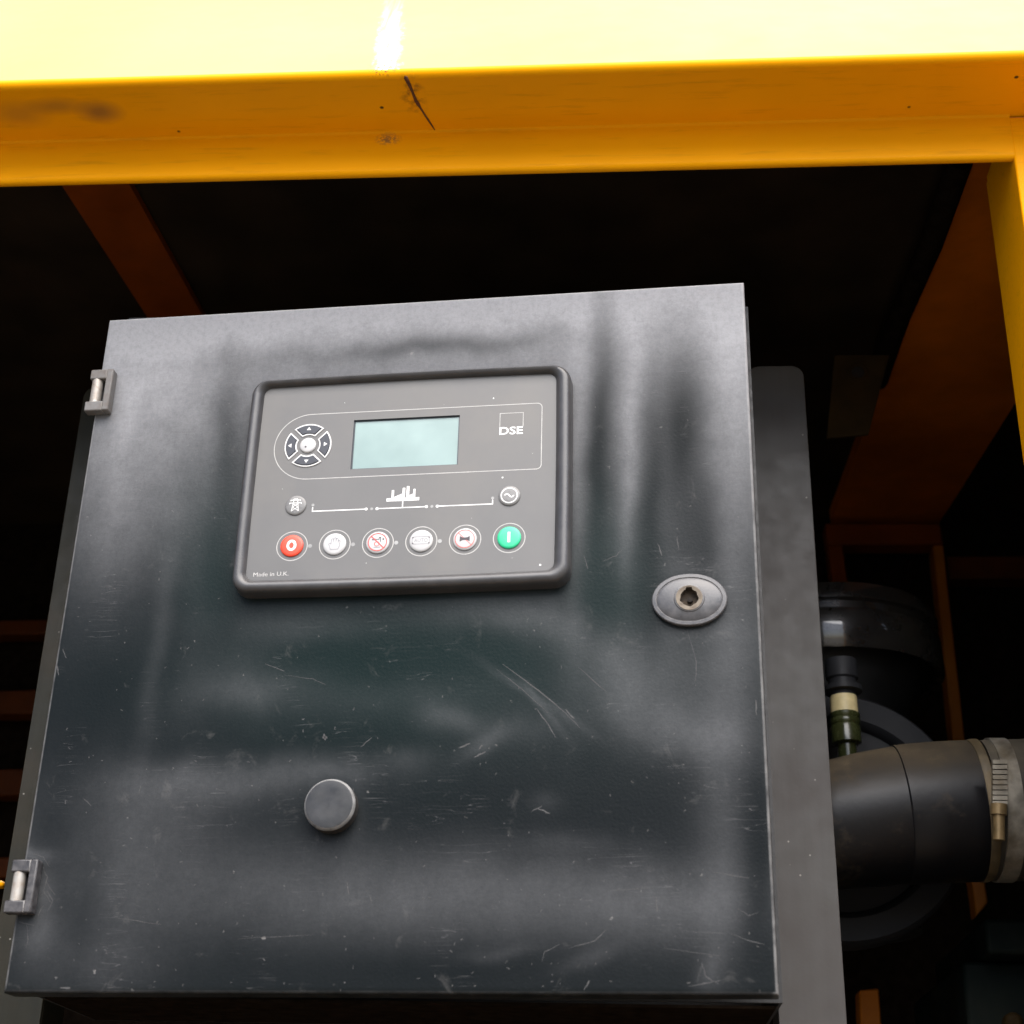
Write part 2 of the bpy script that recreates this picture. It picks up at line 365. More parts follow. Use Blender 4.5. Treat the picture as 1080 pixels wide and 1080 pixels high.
# ------------------------------------------------------------------ mesh builder
class MB:
    def __init__(s):
        s.v, s.f, s.mi, s.sm, s.mats = [], [], [], [], []
    def mid(s, m):
        if m not in s.mats: s.mats.append(m)
        return s.mats.index(m)
    def add(s, verts, faces, m, smooth=False):
        o = len(s.v); k = s.mid(m)
        s.v += [Vector(p) for p in verts]
        for f in faces:
            s.f.append([i + o for i in f]); s.mi.append(k); s.sm.append(smooth)
    def box(s, a, b, m, T=None):
        x0, y0, z0 = a; x1, y1, z1 = b
        vs = [Vector(p) for p in ((x0,y0,z0),(x1,y0,z0),(x1,y1,z0),(x0,y1,z0),(x0,y0,z1),(x1,y0,z1),(x1,y1,z1),(x0,y1,z1))]
        if T: vs = [T @ p for p in vs]
        s.add(vs, [(3,2,1,0),(4,5,6,7),(0,1,5,4),(1,2,6,5),(2,3,7,6),(3,0,4,7)], m)
    def prism(s, poly, vec, m, smooth=False):
        """closed polygon (3D points) swept by vec"""
        n = len(poly); vec = Vector(vec)
        a = [Vector(p) for p in poly]; b = [p + vec for p in a]
        nrm = Vector((0, 0, 0))
        for i in range(n): nrm += a[i].cross(a[(i+1) % n])
        flip = nrm.dot(vec) > 0
        s.add(a + b, [list(range(n))[::-1] if flip else list(range(n)), [i + n for i in (range(n) if flip else range(n-1, -1, -1))]], m)
        q = [(i, (i+1) % n, (i+1) % n + n, i + n) for i in range(n)]
        if not flip: q = [t[::-1] for t in q]
        s.add(a + b, q, m, smooth)
    def loops(s, rings, m, smooth=True, cap0=False, cap1=False, close=True):
        """loft rings of equal length"""
        n = len(rings[0]); vs = [p for r in rings for p in r]
        fs = []
        for j in range(len(rings) - 1):
            for i in range(n if close else n - 1):
                k = (i + 1) % n
                fs.append((j*n + i, j*n + k, (j+1)*n + k, (j+1)*n + i))
        s.add(vs, fs, m, smooth)
        if cap0: s.add(rings[0], [list(range(n))[::-1]], m)
        if cap1: s.add(rings[-1], [list(range(n))], m)
    def lathe(s, prof, origin, axis, m, seg=48, smooth=True, ax0=None):
        """prof: (radius, height along axis)"""
        axis = Vector(axis).normalized()
        e = Vector(ax0) if ax0 else axis.orthogonal().normalized()
        g = axis.cross(e)
        rings = []
        for r, h in prof:
            rings.append([Vector(origin) + axis*h + (e*math.cos(2*math.pi*i/seg) + g*math.sin(2*math.pi*i/seg))*max(r, 1e-5) for i in range(seg)])
        s.loops(rings, m, smooth)
    def tube(s, pts, radii, m, seg=36, smooth=True, caps=True):
        rings = []
        pts = [Vector(p) for p in pts]
        for i, p in enumerate(pts):
            t = (pts[min(i+1, len(pts)-1)] - pts[max(i-1, 0)]).normalized()
            e = t.cross(Vector((0, 1, 0.001))).normalized(); g = t.cross(e)
            rings.append([p + (e*math.cos(2*math.pi*k/seg) + g*math.sin(2*math.pi*k/seg))*radii[i] for k in range(seg)])
        s.loops(rings, m, smooth, caps, caps)
    def build(s, name, parent=None, bevel=0.0, segs=2, angle=35, normals=True):
        me = bpy.data.meshes.new(name)
        me.from_pydata([tuple(p) for p in s.v], [], s.f)
        for mm in s.mats: me.materials.append(mm)
        me.polygons.foreach_set('material_index', s.mi)
        me.polygons.foreach_set('use_smooth', s.sm)
        if normals:
            bm = bmesh.new(); bm.from_mesh(me)
            bmesh.ops.remove_doubles(bm, verts=bm.verts, dist=1e-6)
            bmesh.ops.recalc_face_normals(bm, faces=bm.faces)
            bm.to_mesh(me); bm.free()
        try: me.set_sharp_from_angle(angle=rad(38))
        except Exception: pass
        me.update()
        o = bpy.data.objects.new(name, me); COL.objects.link(o)
        if parent: o.parent = parent
        if bevel:
            md = o.modifiers.new('bevel', 'BEVEL'); md.width = bevel; md.segments = segs; md.limit_method = 'ANGLE'; md.angle_limit = rad(angle)
            md.harden_normals = False
        return o

def empty(name, loc, label, cat):
    o = bpy.data.objects.new(name, None); COL.objects.link(o); o.location = loc
    o.empty_display_size = 0.1
    o['label'] = label; o['category'] = cat
    return o

def tag(o, label, cat):
    o['label'] = label; o['category'] = cat

# ================================================================== GROUND
g = MB(); g.add([(-300,-300,0),(300,-300,0),(300,300,0),(-300,300,0)], [(0,1,2,3)], M['ground'])
g = g.build('ground'); g['kind'] = 'structure'

# ================================================================== YELLOW HOOD OF THE GENERATOR
YL = 0.955     # plane of the opening
ZU = 0.782 + CZ   # underside of the header
ZB = 0.7433 + CZ  # bottom edge of the lip
YF = 0.891     # bottom front edge of the header
FLOOR = CZ - 0.82
YB = 1.76      # back frame plane
# parts are built in world coordinates relative to the eye so that stains sit where they belong
hood = empty('generator_hood', (0.0, YL, 0.0), 'large yellow sheet metal generator hood with open dark engine bay', 'generator hood')
hood_off = Vector((0.0, YL, 0.0))
def hood_build(mb, name, **k):
    mb.v = [p - hood_off for p in mb.v]
    for p in mb.v: pass
    o = mb.build(name, hood, **k)
    # keep object space equal to world space for the stain coordinates
    o.data.transform(Matrix.Translation(hood_off)); o.location = -hood_off
    return o

def arc(cy, cz, r, a0, a1, n=6):
    return [(cy + r*math.cos(rad(a0 + (a1-a0)*i/n)), cz + r*math.sin(rad(a0 + (a1-a0)*i/n))) for i in range(n+1)]

def header_profile():
    t = rad(30); r = 0.005
    # outer skin: from the top of the sloping front, round the bottom edge, underside, inner corner, lip, hem
    top = (YF + math.tan(t)*0.42, ZU + 0.42)
    pts = [(top[0] + 0.25, top[1] + 0.035), top]
    pts += arc(YF + r, ZU + r, r, 180 - 30, 270, 7)
    ri = 0.0025
    pts += [(YL - ri, ZU)] if False else arc(YL - ri, ZU - ri, ri, 90, 0, 4)
    pts += [(YL, ZB + 0.004)]
    pts += arc(YL + 0.004, ZB + 0.003, 0.004, 180, 330, 6)
    inner = [(YL + 0.006, ZB + 0.012), (YL + 0.003, ZB + 0.012), (YL + 0.003, ZU + 0.004), (YF + 0.012, ZU + 0.004),
             (top[0] + 0.006, top[1] - 0.006), (top[0] + 0.25, top[1] + 0.03)]
    return pts + inner
prof = header_profile()
# lip bottom should be in front: the skin goes (YL, ...) facing the camera
XS = on(430, 80, 2, 0.787).x        # joint between the two header sheets
# one long sheet; past the post only its front and underside go on
xp = toX(1068.5, 150, YL)
top = (YF + math.tan(rad(30))*0.42, ZU + 0.42)
pr = [(top[0] + .25, top[1] + .035), top] + arc(YF + .005, ZU + .005, .005, 150, 270, 7) + [(YL + .08, ZU), (YL + .08, ZU + .004), (YF + .012, ZU + .004), (top[0] + .006, top[1] - .006), (top[0] + .25, top[1] + .03)]
mb = MB()
mb.prism([(-1.15, y, z) for y, z in prof], (xp + 1.15, 0, 0), M['header'])
mb.prism([(xp, y, z) for y, z in pr], (0.55, 0, 0), M['header'])
hood_build(mb, 'header_panel')
# ragged bead along the joint on the underside, running askew
bead = [(427, 80, 0.0004), (428, 82, 0.0032), (432, 90, .0026), (435, 97, .0020), (438.5, 106, .0024), (440.5, 109, .0030), (443, 113, .0017), (448, 121, .0014), (452, 127, .0016), (456, 133, .0012), (458.5, 137, .0008)]
pts = [on(x, y, 2, 0.7818) for x, y, r in bead]
mb = MB(); mb.tube(pts, [r*0.5 for _, _, r in bead], M['rust'], 8)
hood_build(mb, 'weld_bead')
# right post: front sheet, inner side
xq = toX(1071, 175, YL)
dp = 0.082
mb = MB()
mb.prism([(xq, YL, 0), (xq + 0.10, YL, 0), (xq + 0.10, YL + 0.003, 0), (xq + 0.003, YL + 0.003, 0), (xq + 0.003, YL + dp, 0), (xq, YL + dp, 0)],
         (0, 0, ZU - 0.0012), M['yellow'])
o = hood_build(mb, 'corner_post', bevel=0.0022, segs=3)
# joint line round the post top and the lip end
mb = MB()
mb.box((xp - .0006, YL + .0012, ZB + .001), (xq, YL + .0028, ZU - .0015), M['gap'])
hood_build(mb, 'post_joint')

# roof lining, walls, floor of the bay
ZR = 0.846 + CZ
mb = MB(); mb.box((-1.15, YL + .012, ZR), (0.90, YB + .09, ZR + .03), M['roof']); hood_build(mb, 'roof_lining')
mb = MB(); mb.box((-1.15, YB + .05, FLOOR), (0.90, YB + .08, ZR - .001), M['foam']); hood_build(mb, 'back_wall')
mb = MB(); mb.box((-1.18, YL + .012, FLOOR), (-1.1501, YB + .08, ZR + .03), M['foam']); hood_build(mb, 'side_wall')
mb = MB(); mb.box((0.9001, YL + .012, FLOOR), (0.93, YB + .08, ZR + .03), M['foam']); hood_build(mb, 'side_wall')
mb = MB(); mb.box((-1.18, YL + .02, FLOOR - .12), (0.93, YB + .08, FLOOR - .001), M['dull_black']); hood_build(mb, 'base_frame')
mb = MB(); mb.box((-1.18, YL - .02, 0.02), (0.93, YL + .018, FLOOR - .03), M['yellow']); hood_build(mb, 'base_skirt', bevel=.004)
# outer front cheeks beyond the frame
mb = MB(); mb.box((xq + .1005, YL, FLOOR - .03), (0.93, YL + .003, ZU - .0012), M['yellow']); hood_build(mb, 'side_panel')
mb = MB(); mb.box((-1.18, YL, FLOOR - .03), (-0.80, YL + .003, ZB - .01), M['yellow']); hood_build(mb, 'side_panel')
# outer roof skin
mb = MB(); mb.box((-1.2, YF + .47, ZU + .456), (1.0, YB + .12, ZU + .466), M['yellow']); hood_build(mb, 'roof_skin')
mb = MB(); mb.box((-1.2, YB + .085, FLOOR - .1), (1.0, YB + .095, ZU + .4555), M['yellow']); hood_build(mb, 'rear_skin')

# roof braces (undersides seen from below)
def ceil_quad(px4, z, th, name, m):
    mb = MB()
    P = [on(x, y, 2, z) for x, y in px4]
    mb.prism(P, (0, 0, th), m)
    return hood_build(mb, name)
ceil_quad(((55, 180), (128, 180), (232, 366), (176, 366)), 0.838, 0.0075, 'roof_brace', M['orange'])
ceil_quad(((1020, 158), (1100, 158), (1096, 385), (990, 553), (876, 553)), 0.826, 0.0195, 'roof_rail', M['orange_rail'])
# black rubber seal along its edge
mb = MB()
a = on(1013, 168, 2, 0.823); b_ = on(925, 402, 2, 0.823)
mb.tube([a, a.lerp(b_, .33) + Vector((.002, 0, 0)), a.lerp(b_, .66) - Vector((.002, 0, 0)), b_], [.011]*4, M['foam'], 10)
hood_build(mb, 'edge_seal')

# back frame
def bar(px4, Y, th, name, m=None):
    mb = MB(); P = [on(x, y, 1, Y) for x, y in px4]
    mb.prism(P, (0, th, 0), m or M['orange']); return hood_build(mb, name, bevel=.002)
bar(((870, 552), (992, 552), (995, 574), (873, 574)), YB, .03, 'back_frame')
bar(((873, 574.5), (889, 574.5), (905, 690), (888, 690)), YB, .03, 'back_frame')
bar(((984, 574.5), (995, 574.5), (1019, 790), (1006, 790)), YB - .003, .03, 'back_frame', M['orange_lit'])
bar(((1006.5, 790.5), (1019, 790.5), (1042, 952), (1030, 966)), YB - .003, .03, 'back_frame', M['orange_lit'])
bar(((998, 586), (1120, 586), (1120, 610), (1001, 610)), YB + .012, .03, 'back_rail', M['orange_shaded'])
bar(((-60, 729), (60, 727), (60, 752), (-60, 754)), YB, .03, 'back_rail', M['orange_shaded'])
bar(((-60, 812), (60, 810), (60, 838), (-60, 840)), YB, .03, 'back_rail', M['orange_shaded'])
bar(((-60, 655), (60, 653), (60, 668), (-60, 670)), YB + .012, .03, 'back_rail', M['orange_shaded'])
bar(((-60, 905), (60, 903), (60, 925), (-60, 927)), YB + .01, .03, 'back_rail', M['orange_shaded'])
bar(((906, 1044), (927, 1042), (932, 1110), (909, 1110)), YB - .2, .03, 'back_frame', M['orange_lit'])
# small bright yellow corner by the lower hinge
bar(((-40, 928), (3, 928), (3, 935), (-40, 936)), YL + .25, .01, 'latch_plate', M['yellow'])

# tan plate with a hole under the roof
tp = MB()
P = [on(x, y, 1, 1.295) for x, y in ((880, 374), (938, 374), (916, 458), (872, 462))]
tp.prism(P, (0, .004, 0), M['tan'])
c = on(905, 392, 1, 1.2935); tp.lathe([(.0001, 0), (.006, 0), (.006, .003)], c, (0, 1, 0), M['hole'], 20)
tp.lathe([(.0065, 0), (.0095, -.0004), (.010, .0015)], c, (0, 1, 0), M['tan'], 20)
hood_build(tp, 'hanger_plate', bevel=.001)

# ================================================================== CONTROL CABINET
cab = empty('control_cabinet', (HINGE.x, HINGE.y, FLOOR), 'black steel control cabinet with a dusty hinged door and a control module', 'control cabinet')
CABI = Matrix.Translation(cab.location).inverted()

def at_door(o):
    o.matrix_parent_inverse = Matrix(); o.matrix_local = CABI @ DM
    return o

W, H = 0.500, 0.5166
# ---- door, dust and painted sky reflections in one mask
def dust_sky_blobs():
    # px x, px y, rx, ry (px), weight, angle
    return [
     # broad pale areas, painted sky reflections among the dust
     (450, 318, 420, 34, .36, -3), (165, 390, 55, 75, .30, 5), (240, 350, 90, 22, .16, -3), (720, 345, 90, 45, .20, 0),
     (768, 500, 28, 230, .34, 3), (610, 500, 12, 170, .25, 2), (664, 490, 9, 125, .34, 2), (700, 400, 14, 40, .10, 0),
     (110, 560, 40, 120, .20, 8), (150, 500, 60, 140, .18, 8), (215, 610, 18, 150, .10, 6), (165, 690, 10, 110, .16, 8), (255, 700, 40, 30, .12, 0),
     (265, 725, 60, 17, .22, -8), (420, 735, 120, 18, .12, -2), (250, 820, 130, 22, .26, -3), (170, 850, 90, 60, .14, -20), (120, 900, 80, 90, .16, -20), (320, 935, 200, 45, .20, 0),
     (560, 945, 240, 40, .30, -2), (700, 960, 90, 36, .20, 0), (760, 900, 22, 110, .24, 0), (90, 1010, 70, 40, .16, 0),
     (590, 665, 80, 22, .26, 20), (660, 720, 55, 40, .34, 35), (730, 770, 70, 28, .34, 15), (700, 690, 60, 40, .16, 0), (520, 650, 90, 16, .18, 0), (780, 700, 30, 90, .22, 0),
     (560, 735, 60, 5, .22, 32), (575, 752, 30, 4, .18, 55), (545, 770, 60, 20, .14, 0),
     (480, 760, 26, 12, .26, 10), (512, 785, 26, 9, .26, -30), (455, 755, 20, 14, .18, 0), (430, 800, 24, 12, .12, 0), (575, 850, 16, 10, .16, 0), (600, 890, 50, 10, .14, 0),
     (730, 600, 34, 12, .20, 0), (700, 560, 14, 60, .14, 0), (725, 668, 46, 10, .10, 0), (347, 815, 40, 10, .14, 0), (375, 850, 8, 34, .10, 0),
     (130, 470, 10, 90, .14, 10), (345, 665, 60, 14, .10, 0), (300, 655, 60, 16, .14, 0),
     (20, 930, 14, 50, .20, 10), (45, 940, 10, 30, .30, 0), (35, 900, 20, 6, .35, 0), (40, 985, 16, 20, .22, 0), (110, 395, 20, 30, .16, 0),
     (620, 1010, 30, 8, .16, -20), (750, 1020, 12, 24, .2, 20), (520, 1005, 40, 6, .14, -10)]
def dark_zones():
    # rubbed streaks and painted dark reflections that thin the pale tone
    return [(450, 366, 120, 10, .55, -3), (632, 490, 15, 145, .92, 2), (718, 460, 26, 100, .92, 1), (688, 540, 14, 130, .82, 1), (742, 570, 22, 90, .7, 1),
            (238, 470, 14, 80, .5, 4), (225, 590, 26, 90, .55, 6), (650, 640, 40, 36, .55, 0), (110, 720, 60, 70, .6, 8), (200, 790, 60, 18, .5, 0),
            (400, 690, 120, 26, .5, 0), (460, 720, 120, 50, .35, 0), (640, 870, 110, 36, .45, 0), (330, 780, 120, 12, .5, 0), (470, 850, 90, 30, .45, 0),
            (800, 900, 16, 120, .7, 2), (470, 1020, 120, 18, .5, 0), (70, 840, 30, 90, .45, 10), (90, 960, 18, 80, .35, 10)]
def gauss(x, y, b):
    cx, cy, rx, ry, w, a = b
    ca, sa = math.cos(rad(a)), math.sin(rad(a))
    dx, dy = x - cx, y - cy
    p = (dx*ca + dy*sa) / rx; q = (-dx*sa + dy*ca) / ry
    e = p*p + q*q
    return w * math.exp(-e * 0.9) if e < 9 else 0.0

EYEL = DMI @ EYE
ROT = (DM.to_3x3())
RMT = RM.transposed()
def door_px(u, v):
    p = RMT @ ((DM @ Vector((u, 0, -v))) - EYE)
    return 540 + p.x / p.z * F, 540 + p.y / p.z * F

def build_door():
    nx, ny = 200, 207
    e = 0.0022; th = 0.019
    verts, faces, cols = [], [], []
    B, K = dust_sky_blobs(), dark_zones()
    for j in range(ny + 1):
        v = e + (H - 2*e) * j / ny
        for i in range(nx + 1):
            u = e + (W - 2*e) * i / nx
            verts.append((u, 0, -v))
            x, y = door_px(u, v)
            # warp so patch borders are ragged, brushed mostly sideways/downwards
            w = noise.fractal(Vector((u*20, v*20, 3.1)), 0.9, 2.0, 4)
            w2 = noise.fractal(Vector((u*22, v*9, 9.7)), 0.9, 2.0, 4)
            xx, yy = x + w*4, y + w2*7
            k_ = max(0.0, min(1.0, (640 - y)/300)); d = 0.012 + 0.50*k_**1.4  # sky reflection painted in, paler towards the door top
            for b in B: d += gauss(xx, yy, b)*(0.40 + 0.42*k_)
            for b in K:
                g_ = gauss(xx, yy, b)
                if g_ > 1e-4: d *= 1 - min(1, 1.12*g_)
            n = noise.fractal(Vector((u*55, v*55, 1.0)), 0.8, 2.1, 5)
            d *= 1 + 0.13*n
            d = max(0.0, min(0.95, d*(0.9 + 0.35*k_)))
            t = 0.25 + 0.9*max(gauss(xx, yy, (440, 700, 230, 90, 1, 0)), gauss(xx, yy, (640, 610, 50, 90, 1, 0)), gauss(xx, yy, (225, 590, 50, 110, .8, 0)))  # greenish reflections painted in as a teal tint
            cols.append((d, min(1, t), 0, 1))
    id_ = lambda i, j: j*(nx + 1) + i
    for j in range(ny):
        for i in range(nx):
            faces.append((id_(i, j), id_(i, j+1), id_(i+1, j+1), id_(i+1, j)))
    per = [(i, 0) for i in range(nx)] + [(nx, j) for j in range(ny)] + [(i, ny) for i in range(nx, 0, -1)] + [(0, j) for j in range(ny, 0, -1)]
    prev = [id_(i, j) for i, j in per]
    steps = [(e*math.sin(rad(a)), e*(1 - math.cos(rad(a)))) for a in (22, 45, 67, 90)] + [(e, th), (e - .0015, th), (e - .014, th), (e - .014, .003)]
    for off, dep in steps:
        cur = []
        for (i, j), q in zip(per, [id_(i, j) for i, j in per]):
            bx, by, bz = verts[q]
            ox = -1 if i == 0 else (1 if i == nx else 0)
            oz = 1 if j == 0 else (-1 if j == ny else 0)
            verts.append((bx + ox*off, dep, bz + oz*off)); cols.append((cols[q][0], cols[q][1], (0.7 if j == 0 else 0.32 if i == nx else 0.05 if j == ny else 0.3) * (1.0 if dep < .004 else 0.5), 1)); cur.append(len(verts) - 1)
        n = len(per)
        for k in range(n):
            faces.append((prev[k], prev[(k+1) % n], cur[(k+1) % n], cur[k]))
        prev = cur
    faces.append(prev)
    nbase = len(faces)
    rs = random.Random(5)
    def rib(pts, wpx):
        pp = []
        for i in range(len(pts) - 1):
            for t in range(4):
                f_ = t/4; pp.append((pts[i][0]*(1-f_) + pts[i+1][0]*f_ + rs.uniform(-.5, .5), pts[i][1]*(1-f_) + pts[i+1][1]*f_ + rs.uniform(-.5, .5)))
        pp.append(pts[-1])
        q = [Vector(door_uv(x, y, 0)).to_2d() for x, y in pp]
        o = len(verts)
        for i, p in enumerate(q):
            t = (q[min(i+1, len(q)-1)] - q[max(i-1, 0)]).normalized(); nn = Vector((-t.y, t.x))
            k = wpx*(0.00036 if len(pts) == 2 else 0.00026)*(0.25 + 0.75*math.sin(math.pi*min(1, (i + .35)/len(q))))*rs.uniform(.6, 1.2)
            for sg in (1, -1):
                a = p + nn*k*sg; verts.append((a.x, -.00006, -a.y)); cols.append((0, 0, 0, 1))
        for i in range(len(q) - 1): faces.append((o + 2*i, o + 2*i + 1, o + 2*i + 3, o + 2*i + 2))
    for pts, wd in (
        ([(797, 738), (798, 754)], 1.3), ([(692, 946), (693, 962)], 1.4), ([(572, 1014), (574, 1004), (590, 996)], 1.0), ([(600, 1000), (628, 992), (640, 980)], 1.0),
        ([(740, 1015), (745, 1030), (758, 1038)], 1.3), ([(616, 1044), (622, 1034)], 1.3), ([(770, 984), (790, 992), (806, 996)], .9), ([(778, 958), (790, 966), (800, 962)], .8),
        ([(530, 700), (560, 722), (590, 746), (612, 768)], 1.5), ([(524, 706), (552, 728), (578, 752)], 1.0), ([(566, 748), (578, 764), (586, 778)], 1.6), ([(596, 748), (606, 758)], 1.4),
        ([(610, 704), (640, 730)], .7), ([(380, 788), (392, 778)], .8), ([(146, 838), (149, 828)], .8), ([(88, 842), (96, 850)], .7),
        ([(44, 912), (50, 925), (46, 940), (54, 952)], 1.0), ([(40, 946), (50, 940), (56, 950), (50, 962)], .9), ([(28, 975), (30, 990), (27, 1000)], .9), ([(34, 900), (46, 904), (52, 914)], .9), ([(48, 930), (58, 944)], .6), ([(46, 955), (40, 966)], .8), ([(20, 972), (36, 976)], .8),
        ([(64, 1042), (74, 1042)], 2.2), ([(636, 592), (650, 586), (656, 580)], 1.2), ([(694, 574), (698, 586)], 1.2), ([(714, 566), (716, 580)], .9), ([(616, 586), (620, 600)], .8),
        ([(366, 930), (368, 944)], 1.0), ([(390, 944), (392, 952)], .8), ([(725, 664), (735, 700), (733, 720)], .8), ([(566, 852), (580, 858)], 1.4), ([(560, 856), (572, 850)], .9),
        ([(484, 789), (496, 784)], 1.4), ([(500, 799), (512, 793)], 1.6), ([(505, 790), (509, 786)], 2.0), ([(340, 777), (345, 778)], 3.0), ([(342, 774), (343, 781)], 2.0),
        ([(726, 1040), (760, 1034)], .7), ([(300, 712), (330, 716), (344, 722)], .7), ([(280, 700), (300, 708)], .8), ([(60, 700), (62, 712)], 1.4), ([(66, 684), (70, 694)], 1.0),
        ([(752, 920), (790, 926)], .6), ([(640, 940), (690, 936)], .5), ([(700, 1000), (760, 1008)], .5), ([(250, 990), (330, 986)], .4), ([(120, 968), (170, 975)], .5)):
        rib(pts, wd)
    for k in range(110):      # grit and tiny nicks, thicker low on the door
        x, y = rs.uniform(40, 800), 1040 - 330*abs(rs.gauss(0, .55))
        if y < 640 or not (0.004 < door_uv(x, y)[0] < W - .004): continue
        a = rs.uniform(0, math.pi); l = rs.choice((1.2, 1.6, 2.2, 3.5))
        rib([(x, y), (x + l*math.cos(a), y + l*math.sin(a))], rs.uniform(.5, 1.2))
    me = bpy.data.meshes.new('door'); me.from_pydata(verts, [], faces)
    me.polygons.foreach_set('material_index', [0]*nbase + [1]*(len(faces) - nbase))
    ca = me.color_attributes.new('pale_tone', 'FLOAT_COLOR', 'POINT')
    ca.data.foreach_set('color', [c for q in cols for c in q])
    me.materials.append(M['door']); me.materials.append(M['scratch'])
    bm = bmesh.new(); bm.from_mesh(me); bmesh.ops.recalc_face_normals(bm, faces=bm.faces)
    bm.to_mesh(me); bm.free()
    me.polygons.foreach_set('use_smooth', [True]*len(me.polygons))
    try: me.set_sharp_from_angle(angle=rad(30))
    except Exception: pass
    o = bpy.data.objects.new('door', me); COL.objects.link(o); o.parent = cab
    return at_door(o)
door = build_door()

def D(u, v, h=0.0):   # mm on the door -> door space
    return Vector((u/1000, -h/1000, -v/1000))

# ---- hinges
def hinge(px_top, px_bot, dark):
    u0, v0 = door_uv(*px_top, .006); u1, v1 = door_uv(*px_bot, .006)
    v0 *= 1000; v1 = v1*1000 - 1.5
    m = M['hinge_dark'] if dark else M['hinge_pale']
    mb = MB()
    hh = v1 - v0
    a = 8.5
    # C shaped leaf: two knuckle arms and the web that is screwed to the door
    def bx(ua, va, ha, ub, vb, hb, mm): mb.box(D(ua, vb, hb), D(ub, va, ha), mm)
    bx(-4.0, v0, 0.2, 9.5, v0 + a, 8.6, m)
    bx(-5.0, v1 - a, 0.2, 9.5, v1, 8.6, m)
    bx(9.0, v0, 0.2, 14.5, v1, 8.8, m)
    o = mb.build('hinge', door, bevel=.0011, segs=2)
    pn = MB()
    pn.lathe([(.0001, 0), (.0042, 0), (.0042, (hh - 2*a + 3)/1000), (.0001, (hh - 2*a + 3)/1000)], D(1.2, v1 - a + 1.5, 4.2), (0, 0, 1), M['pin'], 24)
    pn.build('hinge_pin', door)
    # knuckle of the cabinet side behind
    kn = MB(); kn.box(D(-4, v1 - a - .8, 1.5), D(5, v0 + a + .8, -3), M['hinge_dark']); kn.build('hinge_leaf', door, bevel=.0008)
hinge((110, 391), (106, 436), False)
hinge((26, 907), (22, 966), True)

# ---- lock
uc, vc = door_uv(727, 631.5, .005); uc *= 1000; vc *= 1000
def ell(a, b, h, n=64, p=1.0):
    pts = []
    for i in range(n):
        t = 2*math.pi*i/n
        c, s_ = math.cos(t), math.sin(t)
        # slightly pointed ellipse
        r = 1.0
        pts.append(D(uc + a*math.copysign(abs(c)**0.92, c), vc + b*math.copysign(abs(s_)**1.06, s_), h))
    return pts
mb = MB()
rings = [ell(25.2, 18.6, 0), ell(25.6, 19.0, 3.6), ell(25.0, 18.4, 4.4), ell(22.8, 16.3, 4.6), ell(22.4, 15.9, 4.0), ell(21.9, 15.4, 4.3), ell(20, 13.8, 5.2), ell(10.6, 10.0, 6.0), ell(10.0, 9.6, 6.9), ell(9.1, 9.1, 7.0)]
mb.loops(rings, M['lock'], True)
lock = mb.build('lock_plate', door)
mb = MB()
hole = []
for i in range(48):
    t = 2*math.pi*i/48; r = 6.3 + 0.25*math.sin(5*t) + .2*math.sin(9*t + 1)
    # notch at the top
    dt = abs((t - math.pi*1.5 + math.pi) % (2*math.pi) - math.pi)
    if dt < 0.28: r = 7.9
    hole.append((r*math.cos(t), r*math.sin(t)))
ringf = lambda k, h: [D(uc + x*k, vc + y*k, h) for x, y in hole]
outer = [D(uc + 9.2*math.cos(2*math.pi*i/48), vc + 9.2*math.sin(2*math.pi*i/48), 6.9) for i in range(48)]
outer2 = [D(uc + 8.9*math.cos(2*math.pi*i/48), vc + 8.9*math.sin(2*math.pi*i/48), 7.5) for i in range(48)]
mb.loops([outer, outer2, ringf(1.0, 7.3)], M['brass'], False)
mb.loops([ringf(1.0, 7.3), ringf(0.97, 5.0), ringf(0.93, 1.5)], M['socket'], False)
mb.build('key_barrel', door)
mb = MB(); mb.add(ringf(0.95, 1.7), [list(range(48))], M['socket'])
mb.lathe([(.0001, .0028), (.0016, .0026), (.0019, 0)], D(uc + .4, vc + .6, 1.8), (0, -1, 0), M['hole'], 16)
mb.build('key_socket', door)

# ---- blanking plug
up, vp = door_uv(347.5, 848.5, .010); up *= 1000; vp *= 1000
mb = MB()
mb.lathe([(.0172, 0), (.0174, .0088)], D(up, vp, 0), (0, -1, 0), M['hole'], 64)
mb.lathe([(.0174, .0088), (.0172, .0098), (.0160, .0112)], D(up, vp, 0), (0, -1, 0), M['plug_rim'], 64)
mb.lathe([(.0160, .0112), (.0155, .0113), (.0085, .0110), (.0001, .0111)], D(up, vp, 0), (0, -1, 0), M['plug'], 64)
mb.build('blanking_plug', door)

# ---- enclosure body behind the door
XR = toX(789.2, 335, 1.047); ZT = toZ(788, 313, 1.047) - 0.010
Zb = HINGE.z - H + 0.004
yb0, yb1 = 1.046, 1.1895
xl = HINGE.x + 0.006
mb = MB()
t = 0.002
mb.box((xl, yb0, Zb), (xl + t, yb1, ZT), M['box'])
mb.box((XR - t, yb0, Zb), (XR, yb1, ZT), M['box'])
mb.box((xl + t, yb0, ZT - t), (XR - t, yb1, ZT), M['box'])
mb.box((xl + t, yb1 - t, Zb), (XR - t, yb1, ZT - t), M['box'])
mb.box((xl + t, yb0 + .03, Zb), (XR - t, yb1 - t, Zb + t), M['foam'])
mb.box((xl + t, yb0, Zb), (XR - t, yb0 + .004, Zb + .012), M['box'])
mb.v = [p - cab.location for p in mb.v]
mb.build('enclosure', cab)

